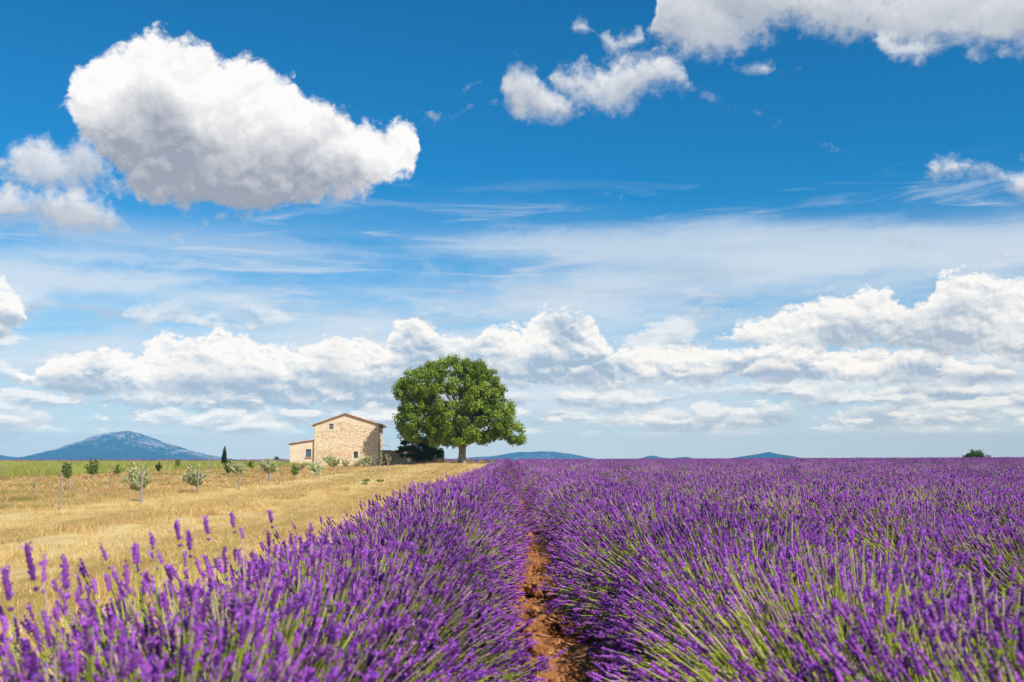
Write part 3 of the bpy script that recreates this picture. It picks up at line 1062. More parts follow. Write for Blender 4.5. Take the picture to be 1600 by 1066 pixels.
for a in [(40, 848, 2.2, 0.085, 0.02, 'tallest dark lavender spike at the left edge, standing clear against the straw'),
          (6, 886, 2.1, 0.070, 0.0, 'lavender spike cut off least from the frame edge, lower than the dark tall one'),
          (101, 868, 2.3, 0.075, -0.03, 'lavender spike leaning left, just right of the tall dark one'),
          (211, 847, 2.6, 0.055, -0.02, 'slim lavender spike leaning left between two gaps of straw'),
          (275, 813, 3.1, 0.060, 0.0, 'leftmost of the three lone spikes high above the row'),
          (320, 806, 3.4, 0.062, 0.0, 'straight lone spike between two others high above the row'),
          (361, 799, 3.8, 0.062, 0.0, 'rightmost of the three lone spikes high above the row'),
          (294, 827, 3.0, 0.062, -0.02, 'bent lavender spike below the three lone spikes'),
          (421, 797, 3.9, 0.050, 0.0, 'short lone spike right of the three high ones')]:
    lone_stem(*a)

# ------------------------------------------------------------------ grasses
M['straw'] = plant_mat('dry_straw', (0.46, 0.28, 0.08), (0.95, 0.72, 0.33), trans=0.25, rough=0.6)
M['browngrass'] = plant_mat('brown_grass', (0.36, 0.215, 0.08), (0.86, 0.61, 0.28), trans=0.25, rough=0.7)
M['cropgreen'] = plant_mat('green_crop', (0.26, 0.28, 0.055), (0.60, 0.60, 0.17), trans=0.3, rough=0.6)
M['olivegrass'] = plant_mat('olive_grass', (0.22, 0.20, 0.045), (0.48, 0.44, 0.13), trans=0.25)
M['weedgreen'] = plant_mat('weed_green', (0.12, 0.22, 0.03), (0.26, 0.38, 0.07), trans=0.3, rough=0.6)


def grass_patch(name, size, n, h0, h1, w, mat, seed, lean=0.35, lying=0.0, clump=0.0):
    r = np.random.default_rng(seed)
    p = (r.random((n, 2)) - 0.5) * size
    if clump > 0:
        cc = (r.random((max(3, n // 40), 2)) - 0.5) * size
        sel = r.random(n) < clump
        p[sel] = cc[r.integers(0, len(cc), sel.sum())] + r.normal(size=(sel.sum(), 2)) * 0.05
    h = h0 + (h1 - h0) * r.random(n) ** 1.5
    an = r.random(n) * 2 * PI
    dirv = np.stack([np.cos(an), np.sin(an), np.zeros(n)], 1)
    ln = lean * (0.3 + r.random(n))
    ly = r.random(n) < lying
    ln[ly] = 2.2
    h = np.where(ly, h * 0.5, h)
    base = np.stack([p[:, 0], p[:, 1], np.full(n, -0.02)], 1)
    midp = base + dirv * (ln * h * 0.35)[:, None] + np.array([0, 0, 1.0]) * (h * 0.55)[:, None]
    tip = base + dirv * (ln * h)[:, None] + np.array([0, 0, 1.0]) * h[:, None]
    sa = r.random(n) * 2 * PI
    s = np.stack([np.cos(sa), np.sin(sa), np.zeros(n)], 1) * (w * (0.6 + 0.8 * r.random(n)))[:, None] * 0.5
    V = np.stack([base - s, base + s, midp + s * 0.8, midp - s * 0.8, tip], 1)
    i = np.arange(n)[:, None] * 5
    gm = Geo()
    t_ = np.repeat(r.random(n), 5)
    gm.add(V.reshape(-1, 3), i + np.array([[0, 1, 2, 3]]), 0, t_)
    gm.f.append((i + np.array([[3, 2, 4]])))
    gm.mi.append(np.zeros(n, np.int32))
    return gm.mesh(name, [mat])


def cover(name, sources, region, y0, y1, step, label, cat='grass', seed=3, pick=None, zs=lambda x, y, r: 1.0, prob=None):
    r = np.random.default_rng(seed)
    P, Rt, S, K = [], [], [], []
    y = y0
    while y < y1:
        st = step(y) if callable(step) else step
        x = -0.60 * y - 6
        while x < -1.6:
            xx, yy = x + r.normal() * st * 0.2, y + r.normal() * st * 0.2
            x += st
            if not region(xx, yy):
                continue
            if prob and r.random() > prob(xx, yy):
                continue
            P.append((xx, yy, Gs(xx, yy)))
            Rt.append((0, 0, r.random() * 6.28))
            k = pick(xx, yy, r)
            s = st if callable(step) else 1.0
            S.append((s, s, zs(xx, yy, r)))
            K.append(k)
        y += st
    o = scatter(name, sources, P, Rt, S, K)
    tag(o, label, cat, kind='stuff')
    return len(P)


def xwarp(x, y):
    return x + 2.2 * 0.5 * mnoise.noise(Vector((x * 0.12, y * 0.12, 0)))


def in_field(x, y):
    """the golden field: left of the lavender, in front of the house yard"""
    if x > -1.75 or y > 139:
        return False
    return True


# front edge of the green crop strip
crop_edge = [at_px(*p) for p in ((-120, 750), (-40, 748), (60, 746), (130, 743), (200, 739), (260, 737), (330, 734), (400, 731.5), (450, 730))]
crop_edge = [(p.x, p.y) for p in crop_edge]


def in_crop(x, y):
    if y > 178 or x > -0.17 * y:
        return False
    # beyond the front edge, measured along the line of sight
    k = x / y
    ks = [a / b for a, b in crop_edge]
    if k < ks[0]:
        lim = crop_edge[0][1]
    elif k > ks[-1]:
        lim = crop_edge[-1][1] + (k - ks[-1]) * 400
    else:
        lim = np.interp(k, ks, [b for a, b in crop_edge])
    return y > lim + 1.5 * mnoise.noise(Vector((x * 0.2, y * 0.2, 1.0)))


sh = [grass_patch('straw_short_%d' % i, 1.15, 520, 0.03, 0.13, 0.006, M['straw'], 20 + i, 0.6, 0.35, 0.3) for i in range(3)]
md = [grass_patch('straw_mid_%d' % i, 1.15, 560, 0.05, 0.20, 0.008, M['straw'], 30 + i, 0.8, 0.35, 0.5) for i in range(3)]
br = [grass_patch('brown_%d' % i, 1.15, 560, 0.05, 0.24, 0.009, M['browngrass'], 40 + i, 0.8, 0.2, 0.5) for i in range(3)]
wd = [grass_patch('weedy_%d' % i, 1.15, 420, 0.05, 0.26, 0.009, M['olivegrass'], 50 + i, 0.6, 0.1, 0.6) for i in range(1)]
SRC = sh + md + br + wd


def pick_near(x, y, r):
    for tx in (-4.5, -6.1):
        if abs(x - tx + 0.4 * math.sin(y * 0.06)) < 0.45:
            return int(r.integers(0, 3))
    xw_ = xwarp(x, y)
    a = mnoise.noise(Vector((x * 0.5, y * 0.08, 5)))
    if xw_ < -14.5:
        b = mnoise.noise(Vector((x * 0.11, y * 0.09, 9)))
        if b > 0.05 and r.random() < 0.35:
            return 9
        if r.random() < 0.30 + a * 0.6:
            return 3 + int(r.integers(0, 3))
        return 6 + int(r.integers(0, 3))
    sw = math.sin(1.35 * (x + 0.9 * math.sin(y * 0.05)))
    if sw + a > 0.72:
        return 6 + int(r.integers(0, 3)) if r.random() < 0.3 else 3 + int(r.integers(0, 3))
    if a < -0.2 and r.random() < 0.5:
        return 3 + int(r.integers(0, 3))
    return int(r.integers(0, 3))


def zs_near(x, y, r):
    return 0.75 + 0.5 * r.random()


ng = cover('dry_grass', SRC, lambda x, y: in_field(x, y) and y > 3.5, 3.5, 46, 1.0, 'golden dry grass and cut stubble of the field left of the lavender', seed=5, pick=pick_near, zs=zs_near)
# the same grasses further off: broader blades, spread wider
shf = [grass_patch('straw_short_far_%d' % i, 1.1, 330, 0.03, 0.13, 0.011, M['straw'], 60 + i, 0.6, 0.3, 0.3) for i in range(3)]
mdf = [grass_patch('straw_mid_far_%d' % i, 1.1, 330, 0.05, 0.20, 0.013, M['straw'], 70 + i, 0.8, 0.3, 0.4) for i in range(3)]
brf = [grass_patch('brown_far_%d' % i, 1.1, 330, 0.05, 0.24, 0.014, M['browngrass'], 80 + i, 0.8, 0.2, 0.5) for i in range(3)]
wdf = [grass_patch('weedy_far', 1.1, 300, 0.05, 0.26, 0.012, M['olivegrass'], 90, 0.6, 0.1, 0.6)]
ng += cover('dry_grass', shf + mdf + brf + wdf, lambda x, y: in_field(x, y) and not in_crop(x, y), 46, 139, lambda y: 1.5 + (y - 46) * 0.012,
            'golden dry grass of the orchard and in front of the house', seed=6, pick=pick_near, zs=zs_near)
cg = [grass_patch('crop_%d' % i, 1.1, 300, 0.30, 0.75, 0.014, M['cropgreen'], 95 + i, 0.25, 0.0, 0.3) for i in range(3)]
ng += cover('green_crop', cg, in_crop, 60, 178, lambda y: 1.6 + (y - 60) * 0.01, 'strip of tall yellow-green crop behind the young trees, below the mountain',
            cat='crop', seed=8, pick=lambda x, y, r: int(r.integers(0, 3)), zs=lambda x, y, r: 0.75 + 0.4 * r.random())
print('grass patches', ng)

# ------------------------------------------------------------------ the stone house
M['stone'] = None
m, t = material('rubble_stone')
pos = t.new('ShaderNodeTexCoord').outputs['Object']
at = t.new('ShaderNodeAttribute'); at.attribute_name = 'tint'
n1, n2 = t.noise(pos, 3.0, 4, 0.6), t.noise(pos, 30, 5, 0.65)
cc = t.ramp(at.outputs['Fac'], [(0.0, (0.58, 0.42, 0.26)), (0.35, (0.73, 0.55, 0.36)), (0.7, (0.82, 0.65, 0.45)), (1.0, (0.90, 0.77, 0.59))])
px_, py_, pz_ = t.sep(pos)
stain = t.mul(t.ss(t.m('MULTIPLY_ADD', n1, 1.6, t.mul(t.m('ABSOLUTE', t.sub(pz_, 1.5)), -0.7)), 0.35, 0.75), 0.55)
cc = t.mix(stain, cc, (0.62, 0.36, 0.13))
cc = t.mix(t.mul(t.ss(n2, 0.5, 0.3), 0.35), cc, (0.30, 0.20, 0.12))
finish(t, principled(t, cc, 0.95, 0.1, bump(t, n2, 0.6, 0.02)))
M['stone'] = m
M['mortar'] = simple_mat('old_mortar', (0.46, 0.32, 0.19), (0.58, 0.42, 0.27), 2.0, 0.95, 0.5, 0.02, 0.1)
M['plaster'] = simple_mat('pale_plaster', (0.74, 0.59, 0.42), (0.84, 0.70, 0.52), 0.9, 0.95, 0.3, 0.01, 0.1)
M['surround'] = simple_mat('window_plaster', (0.70, 0.58, 0.44), (0.78, 0.67, 0.53), 2.0, 0.9, 0.2, 0.01, 0.1)
M['tile'] = plant_mat('clay_tile', (0.40, 0.17, 0.09), (0.66, 0.38, 0.23), trans=0.0, rough=0.9)
M['iron'] = simple_mat('old_iron', (0.10, 0.09, 0.09), (0.45, 0.42, 0.40), 10, 0.6, 0.2, 0.002, 0.4)
M['darkwood'] = simple_mat('dark_wood', (0.04, 0.03, 0.025), (0.09, 0.065, 0.05), 6, 0.7, 0.2, 0.004, 0.3)
m, t = material('window_glass')
finish(t, principled(t, (0.03, 0.055, 0.085), 0.12, 0.6))
M['glass'] = m
m, t = material('blue_shutter')
finish(t, principled(t, (0.05, 0.13, 0.20), 0.35, 0.5))
M['shutter'] = m

HP = 118.0 / F_PX                        # metres per photograph pixel at the house
p0 = at_depth(490.5, 118.0)
HYAW = math.radians(4.2)
house = empty('stone_house', (p0.x, p0.y, p0.z - 0.12), HYAW)
tag(house, 'tall stone farmhouse with gable wall, two small windows and red tiled roof', 'house')
W, EV, RX, RH, DP = 99 * HP, 65.5 * HP, 47 * HP, 82 * HP, 8.2


def roof_z(x):
    return EV + (RH - EV) * (x / RX) if x < RX else EV + 0.05 + (RH - EV - 0.05) * ((W - x) / (W - RX))


OPEN = [(22.6 * HP, 28.8 * HP, 59.5 * HP, 67.5 * HP), (61 * HP, 67.6 * HP, 14.5 * HP, 24.6 * HP)]


def wall_cols(gm, y0, y1, opens, w, top, mat):
    xs = sorted({0.0, w, RX} | {o[0] for o in opens} | {o[1] for o in opens})
    for a, b in zip(xs[:-1], xs[1:]):
        zsp = [0.0]
        for o in opens:
            if o[0] <= a + 1e-6 and b <= o[1] + 1e-6:
                zsp += [o[2], o[3]]
        segs = [(zsp[i], zsp[i + 1]) for i in range(0, len(zsp) - 1, 2)] + [(zsp[-1], None)]
        for z0, z1 in segs:
            ta = z1 if z1 is not None else top(a)
            tb_ = z1 if z1 is not None else top(b)
            v = [(a, y0, z0), (b, y0, z0), (b, y1, z0), (a, y1, z0), (a, y0, ta), (b, y0, tb_), (b, y1, tb_), (a, y1, ta)]
            gm.add(v, [(0, 3, 2, 1), (4, 5, 6, 7), (0, 1, 5, 4), (1, 2, 6, 5), (2, 3, 7, 6), (3, 0, 4, 7)], mat)


wg = Geo()
wall_cols(wg, 0.0, 0.5, OPEN, W, roof_z, 0)
wall_cols(wg, DP - 0.5, DP, [], W, roof_z, 0)
wg.box((0, 0.5, 0), (0.5, DP - 0.5, EV), 0)
wg.box((W - 0.5, 0.5, 0), (W, DP - 0.5, EV), 0)
link('wall', wg.mesh('wall', [M['plaster']]), house)


def stones(name, parent, x0, x1, top, skip, place, seed, hmin=0.10, hmax=0.17, proud=0.030):
    """irregular courses of rubble; place(x, z, out) gives the 3-D point on the wall"""
    r = np.random.default_rng(seed)
    gm = Geo()
    z = 0.0
    while z < 7:
        h = hmin + (hmax - hmin) * r.random()
        x = x0 + r.random() * 0.1 - 0.1
        while x < x1:
            w = 0.11 + 0.22 * r.random() ** 1.4
            hh = h * (0.7 + 0.45 * r.random())
            cx, cz = x + w / 2, z + h / 2 + r.normal() * 0.02
            x += w + 0.02
            if cx - w / 2 < x0 - 0.02 or cx + w / 2 > x1 + 0.05 or cz + hh / 2 > top(cx) or skip(cx, cz):
                continue
            n = 7
            a = np.arange(n) / n * 2 * PI + r.random()
            rr = 0.5 * (0.82 + 0.36 * r.random(n))
            ox, oz = np.cos(a) * rr * w * 1.08, np.sin(a) * rr * hh * 1.08
            pr = proud * (0.5 + r.random())
            V = [place(cx + ox[i], cz + oz[i], -0.01) for i in range(n)] + [place(cx + ox[i] * 0.72, cz + oz[i] * 0.72, pr) for i in range(n)]
            i = np.arange(n)
            j = (i + 1) % n
            tn = float(r.random())
            gm.add(V, np.stack([i, j, j + n, i + n], 1), 0, tn)
            gm.f.append(np.array([list(range(gm.n - n, gm.n))]))
            gm.mi.append(np.zeros(1, np.int32))
        z += h + 0.012
    o = link(name, gm.mesh(name, [M['stone']]), parent)
    o['kind'] = 'stuff'
    return o


def gable_top(x):
    return roof_z(x) - 0.62 - 0.13 * math.sin(x * 1.7 + 0.4) + 0.10 * mnoise.noise(Vector((x * 2, 0, 0)))


SUR = [(19.5 * HP, 31.5 * HP, 56.5 * HP, 70.5 * HP), (57.5 * HP, 70 * HP, 10.0 * HP, 24.6 * HP)]
skipw = lambda x, z: any(a - 0.05 < x < b + 0.05 and c - 0.03 < z < d + 0.05 for a, b, c, d in SUR)
stones('rubble_stones', house, 0.0, W, gable_top, skipw, lambda x, z, o: (x, -o, z), 5)
stones('rubble_stones', house, 0.0, DP, lambda x: EV - 0.2, lambda x, z: False, lambda x, z, o: (W + o, x, z), 6)
stones('rubble_stones', house, 0.0, DP, lambda x: EV - 0.2, lambda x, z: False, lambda x, z, o: (-o, x, z), 7)
# window surrounds, recessed sashes
for i, ((a, b, c, d), (sa, sb, sc_, sd_)) in enumerate(zip(OPEN, SUR)):
    s = Geo()
    s.box((sa, -0.045, sc_), (a, 0.06, sd_))
    s.box((b, -0.045, sc_), (sb, 0.06, sd_))
    if sd_ > d + 0.01:
        s.box((a, -0.045, d), (b, 0.06, sd_))
    s.box((a, -0.045, sc_), (b, 0.06, c))
    wn_ = link('window', s.mesh('window', [M['surround']]), house)
    p = Geo()
    p.box((a, 0.20, c), (b, 0.22, d))
    link('pane', p.mesh('pane', [M['glass']]), wn_)
    f = Geo()
    for (u0, u1, v0, v1) in ((a, a + 0.04, c, d), (b - 0.04, b, c, d), (a + 0.04, b - 0.04, d - 0.04, d), (a + 0.04, b - 0.04, c, c + 0.04)):
        f.box((u0, 0.15, v0), (u1, 0.20, v1))
    link('sash', f.mesh('sash', [M['darkwood']]), wn_)
    if i == 0:
        gbars = Geo()
        for k in range(1, 4):
            xx = a + (b - a) * k / 4
            gbars.tubes(np.array([[[xx, 0.05, c], [xx, 0.05, d]]]), 0.014, 6)
        for k in range(1, 4):
            zz = c + (d - c) * k / 4
            gbars.tubes(np.array([[[a, 0.05, zz], [b, 0.05, zz]]]), 0.014, 6)
        gbars.box((a + 0.12, 0.03, c + 0.18), (b - 0.12, 0.045, d - 0.16))
        link('iron_grille', gbars.mesh('iron_grille', [M['iron']]), wn_)
    else:
        l = Geo()
        l.box((a - 0.02, -0.07, d), (b + 0.02, 0.05, d + 0.06))
        link('lintel', l.mesh('lintel', [M['surround']]), wn_)


def half_tiles(name, parent, rows, seed):
    """rows: list of (start point, end point, across vector) of tile courses going down the slope"""
    r = np.random.default_rng(seed)
    gm = Geo()
    for (a, b, nrm) in rows:
        a, b, nrm = Vector(a), Vector(b), Vector(nrm).normalized()
        L = (b - a).length
        d = (b - a).normalized()
        s = d.cross(nrm).normalized()
        k = max(1, int(L / 0.36))
        for i in range(k):
            p = a + d * (L * i / k) + nrm * (0.012 * r.random())
            q = a + d * (L * (i + 1) / k + 0.05) + nrm * 0.03
            ring = []
            for (c, rad) in ((p, 0.085), (q, 0.10)):
                for j in range(6):
                    an = PI * j / 5
                    ring.append((c + s * (math.cos(an) * rad) + nrm * (math.sin(an) * rad * 0.9))[:])
            gm.add(ring, [(j, j + 1, j + 7, j + 6) for j in range(5)], 0, float(r.random()))
    o = link(name, gm.mesh(name, [M['tile']], True), parent)
    o['kind'] = 'stuff'
    return o


OVL, OVF = 0.36, 0.16
sl_l = Vector((-RX, 0, -(RH - EV))).normalized()
sl_r = Vector((W - RX, 0, -(RH - EV - 0.05))).normalized()
nl = Vector((-(RH - EV), 0, RX)).normalized()
nr_ = Vector(((RH - EV - 0.05), 0, (W - RX))).normalized()
ridge = Vector((RX, 0, RH))
eL = ridge + sl_l * ((Vector((RX, 0, RH - EV)).length) + OVL)
eR = ridge + sl_r * ((Vector((W - RX, 0, RH - EV - 0.05)).length) + OVL + 0.1)
rg = Geo()
for e, n_ in ((eL, nl), (eR, nr_)):
    q = [ridge + n_ * 0.004, e + n_ * 0.004, e + n_ * 0.075, ridge + n_ * 0.075]
    v = [(c.x, -OVF, c.z) for c in q] + [(c.x, DP + OVF, c.z) for c in q]
    rg.add(v, [(0, 1, 2, 3), (7, 6, 5, 4), (0, 4, 5, 1), (1, 5, 6, 2), (2, 6, 7, 3), (3, 7, 4, 0)])
roof = link('roof', rg.mesh('roof', [M['mortar']]), house)
rows = []
y = -OVF + 0.02
while y < DP + OVF:
    rows.append(((RX, y, RH + 0.075), (eL.x, y, eL.z + 0.075), nl))
    rows.append(((RX, y, RH + 0.075), (eR.x, y, eR.z + 0.075), nr_))
    y += 0.21
half_tiles('roof_tiles', roof, rows, 3)
half_tiles('ridge_tiles', roof, [((RX, -OVF, RH + 0.11), (RX, DP + OVF, RH + 0.11), (0, 0, 1))], 4)
gl = Geo()
y = -0.05
while y < DP:
    for xx, zz, sg_ in ((W + 0.004, EV + 0.02, 1), (-0.004, EV - 0.02, -1)):
        for lv in range(2):
            c = xx + sg_ * (0.07 + 0.09 * lv)
            gl.box((min(xx, c), y, zz - 0.22 + lv * 0.09), (max(xx, c), y + 0.12, zz - 0.15 + lv * 0.09), 0, tint=0.4)
    y += 0.2
o = link('eaves_course', gl.mesh('eaves_course', [M['tile']]), house)
o['kind'] = 'stuff'

# the lean-to at its left
AW = 37 * HP
fwd = Matrix.Rotation(HYAW, 3, 'Z')
base = Vector((p0.x, p0.y, p0.z - 0.12)) + fwd @ Vector((-AW - 0.06, 0.34, 0))
ann = empty('lean_to', base, HYAW)
tag(ann, 'low plastered lean-to with one blue window, against the left side of the house', 'outbuilding')
AZL, AZR, AD = 35.5 * HP, 41.5 * HP, 5.0
az_ = lambda x: AZL + (AZR - AZL) * x / AW
RX_save = RX
RX = AW
ag = Geo()
AO = (24.5 * HP, 32.5 * HP, 16 * HP, 28 * HP)
wall_cols(ag, 0, 0.4, [AO], AW, az_, 0)
RX = RX_save
ag.box((0, 0.4, 0), (0.4, AD, AZL), 0)
v = [(0.4, AD - 0.3, 0), (AW, AD - 0.3, 0), (AW, AD, 0), (0.4, AD, 0), (0.4, AD - 0.3, az_(0.4)), (AW, AD - 0.3, AZR), (AW, AD, AZR), (0.4, AD, az_(0.4))]
ag.add(v, [(0, 3, 2, 1), (4, 5, 6, 7), (0, 1, 5, 4), (1, 2, 6, 5), (2, 3, 7, 6), (3, 0, 4, 7)], 0)
link('wall', ag.mesh('wall', [M['plaster']]), ann)
sl = Vector((-AW, 0, AZL - AZR)).normalized()
nn = Vector((AZL - AZR, 0, AW)).normalized()
top = Vector((AW, 0, AZR))
e = top + sl * (math.hypot(AW, AZR - AZL) + 0.25)
q = [top + nn * 0.004, e + nn * 0.004, e + nn * 0.06, top + nn * 0.06]
ag = Geo()
v = [(c.x, -0.12, c.z) for c in q] + [(c.x, AD + 0.1, c.z) for c in q]
ag.add(v, [(0, 1, 2, 3), (7, 6, 5, 4), (0, 4, 5, 1), (1, 5, 6, 2), (2, 6, 7, 3), (3, 7, 4, 0)])
ar = link('roof', ag.mesh('roof', [M['mortar']]), ann)
half_tiles('roof_tiles', ar, [((AW, y, AZR + 0.06), (e.x, y, e.z + 0.06), nn) for y in np.arange(-0.1, AD + 0.1, 0.21)], 8)
a, b, c_, d_ = AO
s = Geo()
for (u0, u1, v0, v1) in ((a, a + 0.05, c_, d_), (b - 0.05, b, c_, d_), (a + 0.05, b - 0.05, d_ - 0.05, d_), (a + 0.05, b - 0.05, c_, c_ + 0.05)):
    s.box((u0, 0.08, v0), (u1, 0.14, v1))
aw_ = link('window', s.mesh('window', [M['shutter']]), ann)
s = Geo(); s.box((a, 0.14, c_), (b, 0.16, d_))
link('pane', s.mesh('pane', [M['shutter']]), aw_)
s = Geo(); s.box((a - 0.10, -0.12, c_ - 0.11), (b + 0.12, 0.05, c_ - 0.002))
link('sill', s.mesh('sill', [M['tile']]), aw_)

# the yard wall at its right
q0 = Vector((p0.x, p0.y, 0)) + fwd @ Vector((W + 0.06, 2.9, 0))
q1 = at_depth(694, q0.y + 0.7)
yl = math.hypot(q1.x - q0.x, q1.y - q0.y)
yard = empty('yard_wall', (q0.x, q0.y, Gs(q0.x, q0.y) - 0.15), math.atan2(q1.y - q0.y, q1.x - q0.x))
tag(yard, 'low rubble stone yard wall running from the house to behind the dark bush', 'wall')
YH = 1.95
yg = Geo()
yg.box((0, 0, 0), (yl, 0.45, YH))
link('core', yg.mesh('core', [M['mortar']]), yard)
stones('rubble_stones', yard, 0.0, yl, lambda x: YH + 0.04, lambda x, z: False, lambda x, z, o: (x, -o, z), 15)
stones('rubble_stones', yard, 0.0, 0.45, lambda x: YH, lambda x, z: False, lambda x, z, o: (yl + o, x, z), 16)
r = np.random.default_rng(3)
cg_ = Geo()
x = 0.0
while x < yl - 0.1:
    w_ = 0.2 + 0.25 * r.random()
    w_ = min(w_, yl - x)
    cg_.box((x, -0.05 - 0.04 * r.random(), YH + 0.003), (x + w_ - 0.02, 0.48 + 0.04 * r.random(), YH + 0.07 + 0.08 * r.random()), 0, tint=float(r.random()))
    x += w_
o = link('coping_stones', cg_.mesh('coping_stones', [M['stone']]), yard)
o['kind'] = 'stuff'

# pale board lying by the wall
bp = at_px(622, 728.2)
b_ = Geo()
b_.box((-0.55, -0.12, 0.02), (0.55, 0.12, 0.07)); b_.box((-0.35, -0.05, 0.074), (0.05, 0.10, 0.16)); b_.box((-0.45, 0.14, 0.0), (-0.2, 0.3, 0.12))
link('board', b_.mesh('board', [M['surround']]), None, (bp.x, bp.y, bp.z + 0.04)).rotation_euler = (0.03, -0.02, 0.1)
tag(bpy.data.objects['board'], 'pale broken boards lying on the ground before the yard wall', 'boards')

# ------------------------------------------------------------------ trees
m, t = material('bark')
pos = t.new('ShaderNodeTexCoord').outputs['Object']
n1 = t.noise(t.v('MULTIPLY', pos, (1, 1, 0.35)), 5, 5, 0.65)
n2 = t.voro(t.v('MULTIPLY', pos, (1, 1, 0.4)), 7)
cc = t.ramp(n1, [(0.32, (0.10, 0.075, 0.055)), (0.5, (0.26, 0.20, 0.155)), (0.66, (0.50, 0.42, 0.35))])
finish(t, principled(t, cc, 0.95, 0.1, bump(t, t.add(n1, n2), 0.8, 0.04)))
M['bark'] = m
M['greybark'] = simple_mat('grey_bark', (0.30, 0.25, 0.22), (0.50, 0.43, 0.38), 8, 0.9, 0.4, 0.01, 0.1)
M['treeleaf'] = plant_mat('tree_leaf', (0.075, 0.140, 0.010), (0.370, 0.480, 0.055), trans=0.30, rough=0.5, spec=0.35)
M['bushleaf'] = plant_mat('dark_leaf', (0.030, 0.060, 0.010), (0.09, 0.15, 0.025), trans=0.15, rough=0.5, spec=0.3)
M['oliveleaf'] = plant_mat('olive_leaf', (0.24, 0.28, 0.10), (0.80, 0.80, 0.46), trans=0.2, rough=0.5, spec=0.3)
M['fruitleaf'] = plant_mat('fruit_tree_leaf', (0.07, 0.13, 0.018), (0.24, 0.33, 0.06), trans=0.3, rough=0.5, spec=0.3)
M['cypress'] = plant_mat('cypress_leaf', (0.016, 0.035, 0.010), (0.050, 0.080, 0.022), trans=0.1, rough=0.7)
M['paleleaf'] = plant_mat('pale_scrub_leaf', (0.28, 0.26, 0.10), (0.52, 0.47, 0.24), trans=0.2)


def limb(gm, a, b, ra, rb, sides=7, sag=0.0, segs=6, wob=0.06, r=None):
    a, b = np.array(a, float), np.array(b, float)
    ts = np.linspace(0, 1, segs + 1)
    c = a[None] * (1 - ts)[:, None] + b[None] * ts[:, None]
    L = np.linalg.norm(b - a)
    c[:, 2] += sag * np.sin(ts * PI) * L
    if r is not None:
        c[1:-1] += r.normal(size=(segs - 1, 3)) * wob * L * 0.5
    rad = ra + (rb - ra) * ts ** 0.8
    gm.tubes(c[None], rad[None], sides)
    return c


tp = at_depth(722, 114.3)
print('tree at', tp[:])
TS = tp.y / F_PX                          # metres per photograph pixel there
tree = empty('broad_tree', (tp.x, tp.y, tp.z - 0.1))
tag(tree, 'big spreading green tree with thick pale trunk beside the stone house', 'tree')
# crown lobes measured in photograph pixels about the foot of the trunk: x, y (depth), z, radii
LOBES = [(-16, 0, 124, 58, 50, 40), (-68, 0, 116, 34, 40, 34), (-84, 5, 108, 22, 28, 22), (28, 0, 116, 36, 44, 40), (44, -4, 92, 24, 34, 32), (-10, -18, 96, 66, 46, 40), (-62, 4, 86, 38, 40, 28),
         (-64, -8, 66, 38, 36, 24), (-86, 0, 60, 18, 22, 14), (10, -22, 70, 52, 34, 30), (50, -6, 66, 30, 32, 28), (72, -4, 52, 24, 24, 16), (84, 0, 40, 10, 12, 12), (58, -10, 46, 20, 20, 14),
         (-20, -24, 54, 36, 26, 24), (-6, -30, 36, 16, 16, 12), (-44, 18, 60, 30, 30, 20), (0, 26, 90, 58, 34, 44), (16, -28, 46, 14, 14, 12), (-90, 0, 122, 16, 18, 12), (-52, 0, 142, 24, 26, 14), (-14, 0, 148, 44, 44, 18), (20, 2, 138, 30, 36, 22), (46, 0, 114, 18, 24, 22), (-74, 0, 92, 26, 30, 22), (60, 0, 82, 22, 30, 18), (-60, 0, 44, 26, 26, 17), (-32, -6, 36, 20, 20, 13), (-82, 0, 46, 14, 18, 11), (-10, -12, 36, 20, 18, 12), (18, -12, 38, 16, 16, 12),
         (-40, -12, 48, 20, 20, 14), (36, -10, 38, 9, 9, 10)]
r = np.random.default_rng(77)
trunk = Geo()
fork = np.array([0.5 * TS, 0, 34 * TS])
zz = np.array([0, 2, 6, 12, 20, 28, 36]) * TS
rad = np.array([10.5, 8.0, 6.6, 5.8, 5.6, 5.6, 5.4]) * TS
xc_ = np.array([0.5, 0.2, 0, 0, 0.3, 0.4, 0.5]) * TS
trunk.tubes(np.stack([xc_, np.zeros(7), zz], 1)[None], rad[None], 16)
clumps = []
branches = []
for (lx, ly, lz, rx_, ry_, rz_) in LOBES:
    vol = (rx_ * ry_ * rz_) ** (1 / 3)
    k = int(9 + (vol / 9.5) ** 2 * 2.2)
    cpos = []
    for i in range(k):
        d = rand_unit(1, r)[0]
        if d[2] < -0.35:
            d[2] *= 0.4
        f = 0.62 + 0.38 * r.random() ** 0.6
        c = np.array([lx + d[0] * rx_ * f, ly + d[1] * ry_ * f, lz + d[2] * rz_ * f]) * TS
        cpos.append((c, (4.8 + 4.8 * r.random()) * TS))
    clumps += cpos
    g1 = Geo()
    tgt = np.array([lx, ly, lz - rz_ * 0.35]) * TS
    cen = limb(g1, fork - np.array([0, 0, 2.0 * TS]), tgt, 2.6 * TS, 0.9 * TS, 8, 0.06, 7, 0.05, r)
    for (c, cr) in cpos[::2]:
        st = cen[int(r.integers(3, 8))]
        limb(g1, st, c, 0.7 * TS, 0.15 * TS, 5, 0.03, 4, 0.06, r)
    branches.append(g1)
link('trunk', trunk.mesh('trunk', [M['bark']], True), tree)
for g1 in branches[:18]:
    link('branch', g1.mesh('branch', [M['bark']], True), tree)


